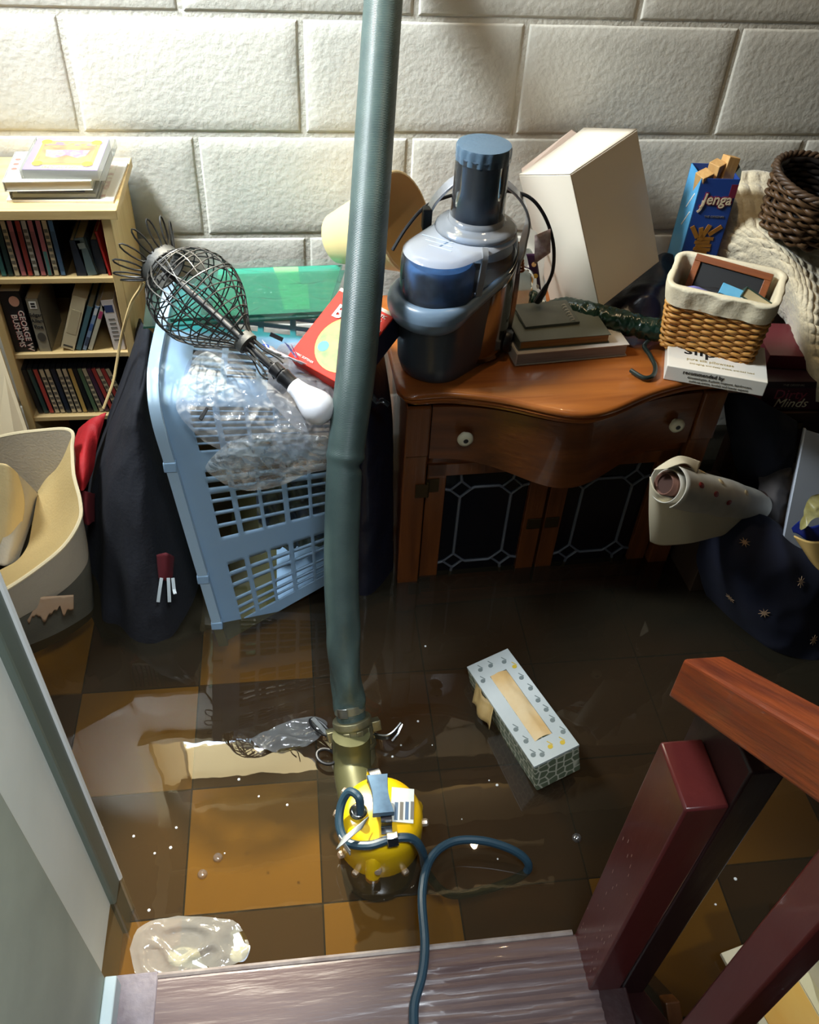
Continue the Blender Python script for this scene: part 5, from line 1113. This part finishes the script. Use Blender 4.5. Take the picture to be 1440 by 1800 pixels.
fw_ = wood('picture_frame', (150, 84, 40), (116, 60, 28), 0, 10, .4)
inbasket('framed_picture', 'brown wooden picture frame standing in the lined wicker basket', 'frame', (.002, .022, .096), (-38, 0, -7), lambda o: (
    obj('frame_side', MB().bb(-.068, .068, -.006, .006, .032, .044), fw_, o, smooth=0, bev=.001), obj('frame_side', MB().bb(-.068, -.056, -.006, .006, -.05, .032), fw_, o, smooth=0, bev=.001), obj('frame_side', MB().bb(.056, .068, -.006, .006, -.05, .032), fw_, o, smooth=0, bev=.001),
    obj('backing', MB().bb(-.056, .056, -.002, .003, -.05, .032), mat('black_backing', (20, 20, 22), .7), o, smooth=0)))
inbasket('purple_cloth', 'folded lilac cloth at the left inside the wicker basket', 'cloth', (-.045, -.018, .10), (0, 0, 0), lambda o: obj('cloth', MB().grid(lambda u, v: V((-.025+.05*u, -.016+.03*v, .012*math.sin(PI*u)*math.sin(PI*v)+.003*nz((u*4, v*4, 0), 1))), 16, 12), mat('lilac_cloth', (120, 116, 176), .85), o, smooth=180, solid=.003))
inbasket('blue_tin', 'sky blue packet inside the wicker basket beside the green book', 'packet', (.012, -.016, .105), (28, 8, -6), lambda o: (obj('packet', MB().bb(-.02, .018, -.010, .010, -.05, .024), mat('sky_blue_packet', (70, 160, 206), .35, var=(20, (130, 196, 224), .2)), o, smooth=0, bev=.001), obj('white_edge', MB().bb(.018, .022, -.010, .010, -.05, .024), M['paper'], o, smooth=0)))
inbasket('green_book', 'dark green clothbound book slanting in the wicker basket', 'book', (.054, -.012, .100), (34, 22, -4), lambda o: (obj('cover', MB().bb(-.03, .03, -.011, -.009, -.05, .026).bb(-.03, .03, .007, .009, -.05, .026).bb(-.031, -.029, -.011, .009, -.05, .026), mat('green_cloth_cover', (44, 72, 62), .6, var=(60, (36, 58, 50))), o, smooth=0, bev=.0006), obj('page_block', MB().bb(-.029, .028, -.009, .007, -.05, .024), M['page'], o, smooth=0)))
inbasket('black_pouch', 'black pouch lying in the middle of the wicker basket', 'pouch', (-.015, .004, .088), (0, 0, 0), lambda o: obj('pouch', MB().grid(lambda u, v: V((-.04+.08*u, -.03+.05*v, .016*math.sin(PI*u)*math.sin(PI*v)+.003*nz((u*5, v*5, 0), 1))), 18, 14), mat('black_cloth', (24, 24, 28), .8), o, smooth=180, solid=.003))

# ================================================================== SIDE TABLE, THROW, DARK WICKER BASKET
tbl = thing('side_table', 'dark wooden side table under the cream throw, right of the cabinet', 'table', (1.13, 1.5, -.115))
dw = wood('dark_table_wood', (74, 46, 30), (54, 34, 24), 0, 8, .5)
wpart('table_top', MB().bb(.85, 1.5, 1.30, 1.69, .335, .358), dw, tbl, smooth=0, bev=.002)
wpart('drawer_front', MB().bb(.88, 1.45, 1.312, 1.33, .26, .335), dw, tbl, smooth=0, bev=.002); wpart('brass_label', MB().bb(.975, 1.0, 1.308, 1.312, .31, .325), mat('tarnished_brass', (130, 110, 70), .4, metal=.6), tbl, smooth=0)
for x in (.88, 1.46):
    for y in (1.33, 1.66): wpart('leg', MB().bb(x-.016, x+.016, y-.016, y+.016, -.115, .335), dw, tbl, smooth=0, bev=.002)
dm = thing('party_game_box', 'maroon game carton with plum and cream lettering on the side table', 'box', (.98, 1.36, .3585), (0, 0, -3))
obj('carton', MB().bb(-.085, .12, -.05, .10, 0, .066), mat('maroon_carton', (70, 26, 42), .4), dm, smooth=0, bev=.001)
obj('lid_edge', MB().bb(-.0855, .1205, -.0506, .1005, .052, .067), mat('dark_carton_lid', (44, 22, 34), .4), dm, smooth=0)
text(dm, 'Dirty', (-.062, -.0508, .036), .031, mat('plum_letters', (160, 66, 84), .5), align='LEFT', bold=0)
text(dm, 'Minds', (-.056, -.0508, .0155), .029, mat('cream_letters', (236, 224, 190), .5), align='LEFT', shear=.2, bold=0)
text(dm, 'the game of naughty clues', (-.060, -.0508, .004), .0056, M['grey_ink'], align='LEFT')
text(dm, 'THE ORIGINAL', (-.03, -.0512, .059), .0066, M['grey_ink'])
db_ = thing('red_box', 'dark red box lying on the maroon game carton', 'box', (.985, 1.40, .426), (0, 0, -6)); obj('carton', MB().bb(-.075, .1, -.05, .07, 0, .03), mat('dark_red_carton', (96, 28, 38), .4), db_, smooth=0, bev=.001)
knit = mat('cream_knit', (230, 218, 188), .95, var=(14, (216, 200, 164), .3), bump=(110, .9), sheen=.3)
thr = loft([[at(1238, 400, 1.66), at(1262, 322, 1.69), at(1330, 300, 1.69), at(1400, 330, 1.69), at(1480, 380, 1.68)],
            [at(1226, 425, 1.60), at(1275, 390, 1.58), at(1340, 395, 1.55), at(1410, 430, 1.55), at(1490, 450, 1.55)],
            [at(1290, 470, 1.55), at(1350, 450, 1.50), at(1395, 470, 1.46), at(1430, 495, 1.45), at(1500, 520, 1.45)],
            [at(1375, 560, 1.50), at(1392, 540, 1.44), at(1408, 545, 1.39), at(1440, 560, 1.37), at(1500, 580, 1.38)],
            [at(1392, 610, 1.46), at(1405, 612, 1.40), at(1418, 615, 1.35), at(1445, 620, 1.33), at(1500, 630, 1.34)],
            [at(1418, 690, 1.42), at(1426, 700, 1.36), at(1436, 705, 1.31), at(1460, 705, 1.29), at(1510, 700, 1.30)]])
def knitf(u, v):
    p = thr(u, v); a, b = u*26, v*34
    k = abs(math.sin(a*PI/2+.6*math.sin(b)))*abs(math.sin(b*PI/2)); c_ = .5+.5*math.sin(u*2*PI*3.2)
    return p+V((-.1, -.6, .7))*(.0085*k*(.4+.6*c_)+.012*nz(p, 11, 3))
tag(obj('knitted_throw', MB().grid(knitf, 110, 130), knit, smooth=180, solid=.006), 'cream cable knit throw heaped on the side table by the wall', 'throw')
dwk = thing('dark_wicker_basket', 'dark twisted wicker basket tipped over on the cream knit throw', 'basket', (0, 0, 0))
Oc = at(1452, 318, 1.52); axw = V((.12, -.16, .97)).normalized(); QW = V((0, 0, 1)).rotation_difference(axw).to_matrix().to_4x4()
dwk.matrix_world = Matrix.Translation(Oc) @ QW
RW, HW = .098, .108
twig = mat('dark_willow', (112, 82, 50), .5, var=(26, (64, 44, 28), .25)); twigI = mat('black_willow', (40, 33, 28), .45, var=(30, (26, 22, 20)))
def dpt(a, h, off, el=1.0): r = RW*(.72+.28*h)+off; return V((r*math.cos(a), r*math.sin(a)*.9, -HW+HW*h))
wv = MB(); random.seed(12)
for k in range(13):
    h = .04+.90*k/12; ph = random.uniform(0, 6)
    wv.tube([dpt(2*PI*j/90, h+.012*math.sin(3*2*PI*j/90+ph)+.012*math.sin(11*2*PI*j/90+ph), .0055*math.cos(12*2*PI*j/90+(PI if k % 2 else 0))+.0015*math.sin(j*.9+k)) for j in range(90)], [.0042+.0009*math.sin(j*.5+k) for j in range(90)], 6, closed=True)
obj('woven_side', wv, twig, dwk, stuff=True, smooth=180)
ri = MB()
for s_ in range(3): ri.tube([dpt(2*PI*j/120, 1.0, .004*math.cos(2*PI*j/120*14+s_*2.1))+V((0, 0, .004*math.sin(2*PI*j/120*14+s_*2.1))) for j in range(120)], .0045, 6, closed=True)
obj('rim_braid', ri, mat('grey_brown_willow', (92, 70, 50), .5, var=(26, (56, 42, 30), .25)), dwk, smooth=180)
inn = MB()
for k in range(12):
    h = .05+.9*k/11; inn.tube([dpt(2*PI*j/72, h, -.008+.003*math.cos(12*2*PI*j/72+(0 if k % 2 else PI))) for j in range(72)], .0055, 6, closed=True)
inn.lathe([(RW*.72-.004, -HW+.004), (0, -HW+.004)], 32)
obj('inner_weave', inn, twigI, dwk, stuff=True, smooth=180)

# ================================================================== LOWER RIGHT: ROLLED OILCLOTH, STARRY BAG, PALE CRATE
oil = mat('cherry_oilcloth', (206, 200, 184), .55, var=(16, (176, 172, 160), .2)); oilb = mat('oilcloth_back', (214, 202, 172), .7)
rl = thing('rolled_oilcloth', 'roll of pale cherry printed oilcloth in front of the cabinet door', 'roll', at(1240, 880, 1.10))
ra, rb_ = at(1168, 850, 1.085), at(1335, 880, 1.19)
dR = (rb_-ra).normalized(); e1 = V((0, 0, 1)); e1 = (e1-dR*e1.dot(dR)).normalized(); e2 = dR.cross(e1)
def spiral(u, v):
    a = R(-100)+R(680)*u; r = .021+.021*u; p = ra.lerp(rb_, .02+.98*v)
    r *= 1-.25*v*v; q = e1*math.sin(a)*r+e2*math.cos(a)*r*-1
    return p+q+V((0, 0, -.012*v))+V((0, 0, .004))*nz((u*6, v*6, 0), 1, 2)
wpart('rolled_sheet', MB().grid(spiral, 90, 24), oil, rl, smooth=180, solid=.0016)
tubem = mat('card_tube', (112, 76, 62), .7)
wpart('core_tube', MB().tube([ra-dR*.002, rb_], .019, 24, cap=False), tubem, rl, solid=.002)
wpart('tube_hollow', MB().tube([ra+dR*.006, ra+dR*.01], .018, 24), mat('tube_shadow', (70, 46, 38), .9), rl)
hang = loft([[at(1143, 838, 1.10), at(1156, 866, 1.078), at(1200, 880, 1.075), at(1290, 890, 1.125), at(1338, 880, 1.18)], [at(1141, 900, 1.10), at(1165, 915, 1.085), at(1215, 925, 1.08), at(1280, 932, 1.12), at(1320, 920, 1.16)], [at(1143, 952, 1.10), at(1165, 958, 1.095), at(1215, 954, 1.09), at(1265, 942, 1.12), at(1300, 938, 1.15)]])
wpart('hanging_sheet', MB().grid(lambda u, v: hang(u, v), 40, 20), oilb, rl, smooth=180, solid=.0016)
upf = loft([[at(1150, 826, 1.10), at(1192, 802, 1.12), at(1232, 812, 1.14)], [at(1172, 824, 1.085), at(1205, 815, 1.10), at(1225, 832, 1.10)]])
wpart('lifted_edge', MB().grid(lambda u, v: upf(u, v), 16, 8), oilb, rl, smooth=180, solid=.0016)
for k, (u, v) in enumerate(((.88, .14), (.84, .38), (.92, .46), (.86, .66), (.90, .30), (.80, .24))):
    p = spiral(u, v); ctr = ra.lerp(rb_, .02+.98*v); n = (p-ctr).normalized(); Q = V((0, 0, 1)).rotation_difference(n).to_matrix().to_4x4()
    d1 = MB().lathe([(.009, .001), (.008, .0016), (0, .002)], 12, ry=.6); wpart('cherry_print', MB().add(d1.v, d1.f, Matrix.Translation(p+n*.001) @ Q), mat('cherry_cream', (220, 196, 150), .5) if k % 2 else mat('cherry_red', (140, 44, 40), .5), rl)
# starry navy bag
nb_ = loft([[at(1235, 930, 1.16), at(1290, 915, 1.14), at(1340, 905, 1.15), at(1400, 950, 1.16)], [at(1225, 990, 1.16), at(1290, 985, 1.07), at(1370, 985, 1.06), at(1450, 990, 1.08)], [at(1260, 1080, 1.14), at(1320, 1085, 1.02), at(1400, 1090, 1.0), at(1480, 1080, 1.04)], [at(1330, 1150, 1.12), at(1370, 1165, 1.0), at(1430, 1160, .97), at(1490, 1150, 1.0)]])
nbf = lambda u, v: (lambda p: p+V((-.1, -.8, .5))*.010*ridged(p, 10, 7))(nb_(u, v))
sbg = thing('starry_bag', 'navy cloth bag printed with pale star flowers, lower right in the dark', 'bag', at(1360, 1040, 1.04))
wpart('cloth_body', MB().grid(nbf, 50, 50), mat('navy_print_cloth', (24, 30, 54), .9, var=(12, (18, 22, 40))), sbg, smooth=180, solid=.004)
flw = mat('pale_star_flower', (170, 140, 110), .7)
for (u, v) in ((.42, .22), (.45, .62), (.72, .80), (.75, .45), (.25, .55)):
    p = nbf(u, v); n = (nbf(u+.02, v)-p).cross(nbf(u, v+.02)-p).normalized(); n = n if n.y < 0 else -n
    Q = V((0, 0, 1)).rotation_difference(n).to_matrix().to_4x4(); b = MB()
    poly = [((.011 if k % 2 == 0 else .0035)*math.cos(PI*k/8), (.011 if k % 2 == 0 else .0035)*math.sin(PI*k/8)) for k in range(16)]
    b.prism(poly, .001, .002, Matrix.Translation(p+n*.003) @ Q); wpart('star_flower', b, flw, sbg, smooth=0)
gsc = loft([[at(1330, 830, 1.26), at(1375, 815, 1.27), at(1400, 810, 1.28)], [at(1335, 880, 1.2), at(1362, 870, 1.2), at(1385, 880, 1.22)], [at(1345, 960, 1.15), at(1365, 950, 1.15), at(1380, 960, 1.17)]])
tag(obj('grey_scarf', MB().grid(lambda u, v: (lambda p: p+V((0, -1, .2))*.008*ridged(p, 26, 9))(gsc(u, v)), 24, 40), mat('grey_scarf', (104, 98, 96), .9, var=(20, (76, 72, 72), .2)), smooth=180, solid=.004), 'grey rumpled scarf between the oilcloth roll and pale crate', 'scarf')
dkc = tag(obj('brown_carton', MB().box((.818, 1.22, .06), (.05, .12, .34), (0, 0, 4)), mat('dark_brown_carton', (62, 44, 28), .7), smooth=0, bev=.002), 'dark brown carton standing behind the oilcloth roll', 'carton')
gc = loft([[at(1268, 690, 1.34), at(1310, 690, 1.30), at(1360, 715, 1.29), at(1400, 740, 1.285)], [at(1280, 760, 1.31), at(1320, 770, 1.27), at(1360, 780, 1.26), at(1395, 790, 1.27)], [at(1300, 850, 1.28), at(1330, 860, 1.25), at(1360, 860, 1.24), at(1388, 860, 1.25)]])
tag(obj('black_jacket', MB().grid(lambda u, v: (lambda p: p+V((0, -1, .2))*.008*ridged(p, 18, 5))(gc(u, v)), 30, 30), mat('blue_black_cloth', (22, 25, 36), .9), smooth=180, solid=.003), 'blue black jacket stuffed between the cabinet and side table', 'jacket')
cr = thing('pale_crate', 'grey white plastic crate at the right edge holding a blue ribbon', 'crate', at(1440, 900, 1.13))
sheet = lambda pts: MB().add(pts, [(0, 1, 2, 3)])
pcm = mat('grey_white_plastic', (196, 204, 214), .35, var=(4, (176, 184, 196)))
wpart('front_side', sheet([at(1416, 755, 1.2), at(1560, 800, 1.2), at(1540, 1020, 1.08), at(1374, 962, 1.1)]), pcm, cr, solid=.004, smooth=0)
wpart('left_side', sheet([at(1416, 755, 1.2), at(1374, 962, 1.1), at(1371, 957, 1.22), at(1414, 752, 1.27)]), pcm, cr, solid=.004, smooth=0)
rbn = loft([[at(1392, 928, 1.085), at(1412, 915, 1.075), at(1430, 925, 1.075), at(1470, 915, 1.075)], [at(1395, 936, 1.08), at(1415, 948, 1.065), at(1440, 950, 1.065), at(1475, 945, 1.065)]])
tag(obj('blue_ribbon', MB().grid(lambda u, v: rbn(u, v)+V((0, 0, .004*math.sin(9*u))), 24, 6), mat('royal_blue_satin', (30, 46, 130), .4), smooth=180, solid=.002), 'royal blue ribbon over the front of the pale crate', 'ribbon')
ylf = loft([[at(1402, 925, 1.075), at(1420, 880, 1.085), at(1440, 870, 1.09), at(1480, 870, 1.09)], [at(1405, 930, 1.06), at(1425, 915, 1.06), at(1445, 905, 1.06), at(1480, 910, 1.06)]])
tag(obj('olive_film', MB().grid(lambda u, v: (lambda p: p+V((0, -1, .3))*.008*ridged(p, 36, 2))(ylf(u, v)), 24, 16), mat('olive_gold_film', (132, 122, 60), .3, var=(40, (176, 170, 120), .15)), smooth=180), 'crinkled olive gold film above the blue ribbon', 'film')
ycl = loft([[at(1396, 942, 1.07), at(1425, 952, 1.05), at(1470, 950, 1.05)], [at(1410, 962, 1.06), at(1432, 980, 1.04), at(1475, 985, 1.04)], [at(1425, 985, 1.05), at(1445, 1005, 1.03), at(1480, 1015, 1.03)]])
tag(obj('yellow_cloth', MB().grid(lambda u, v: ycl(u, v), 16, 12), mat('pale_yellow_cloth', (226, 186, 110), .8), smooth=180, solid=.003), 'pale yellow cloth hanging below the blue ribbon at the right edge', 'cloth')
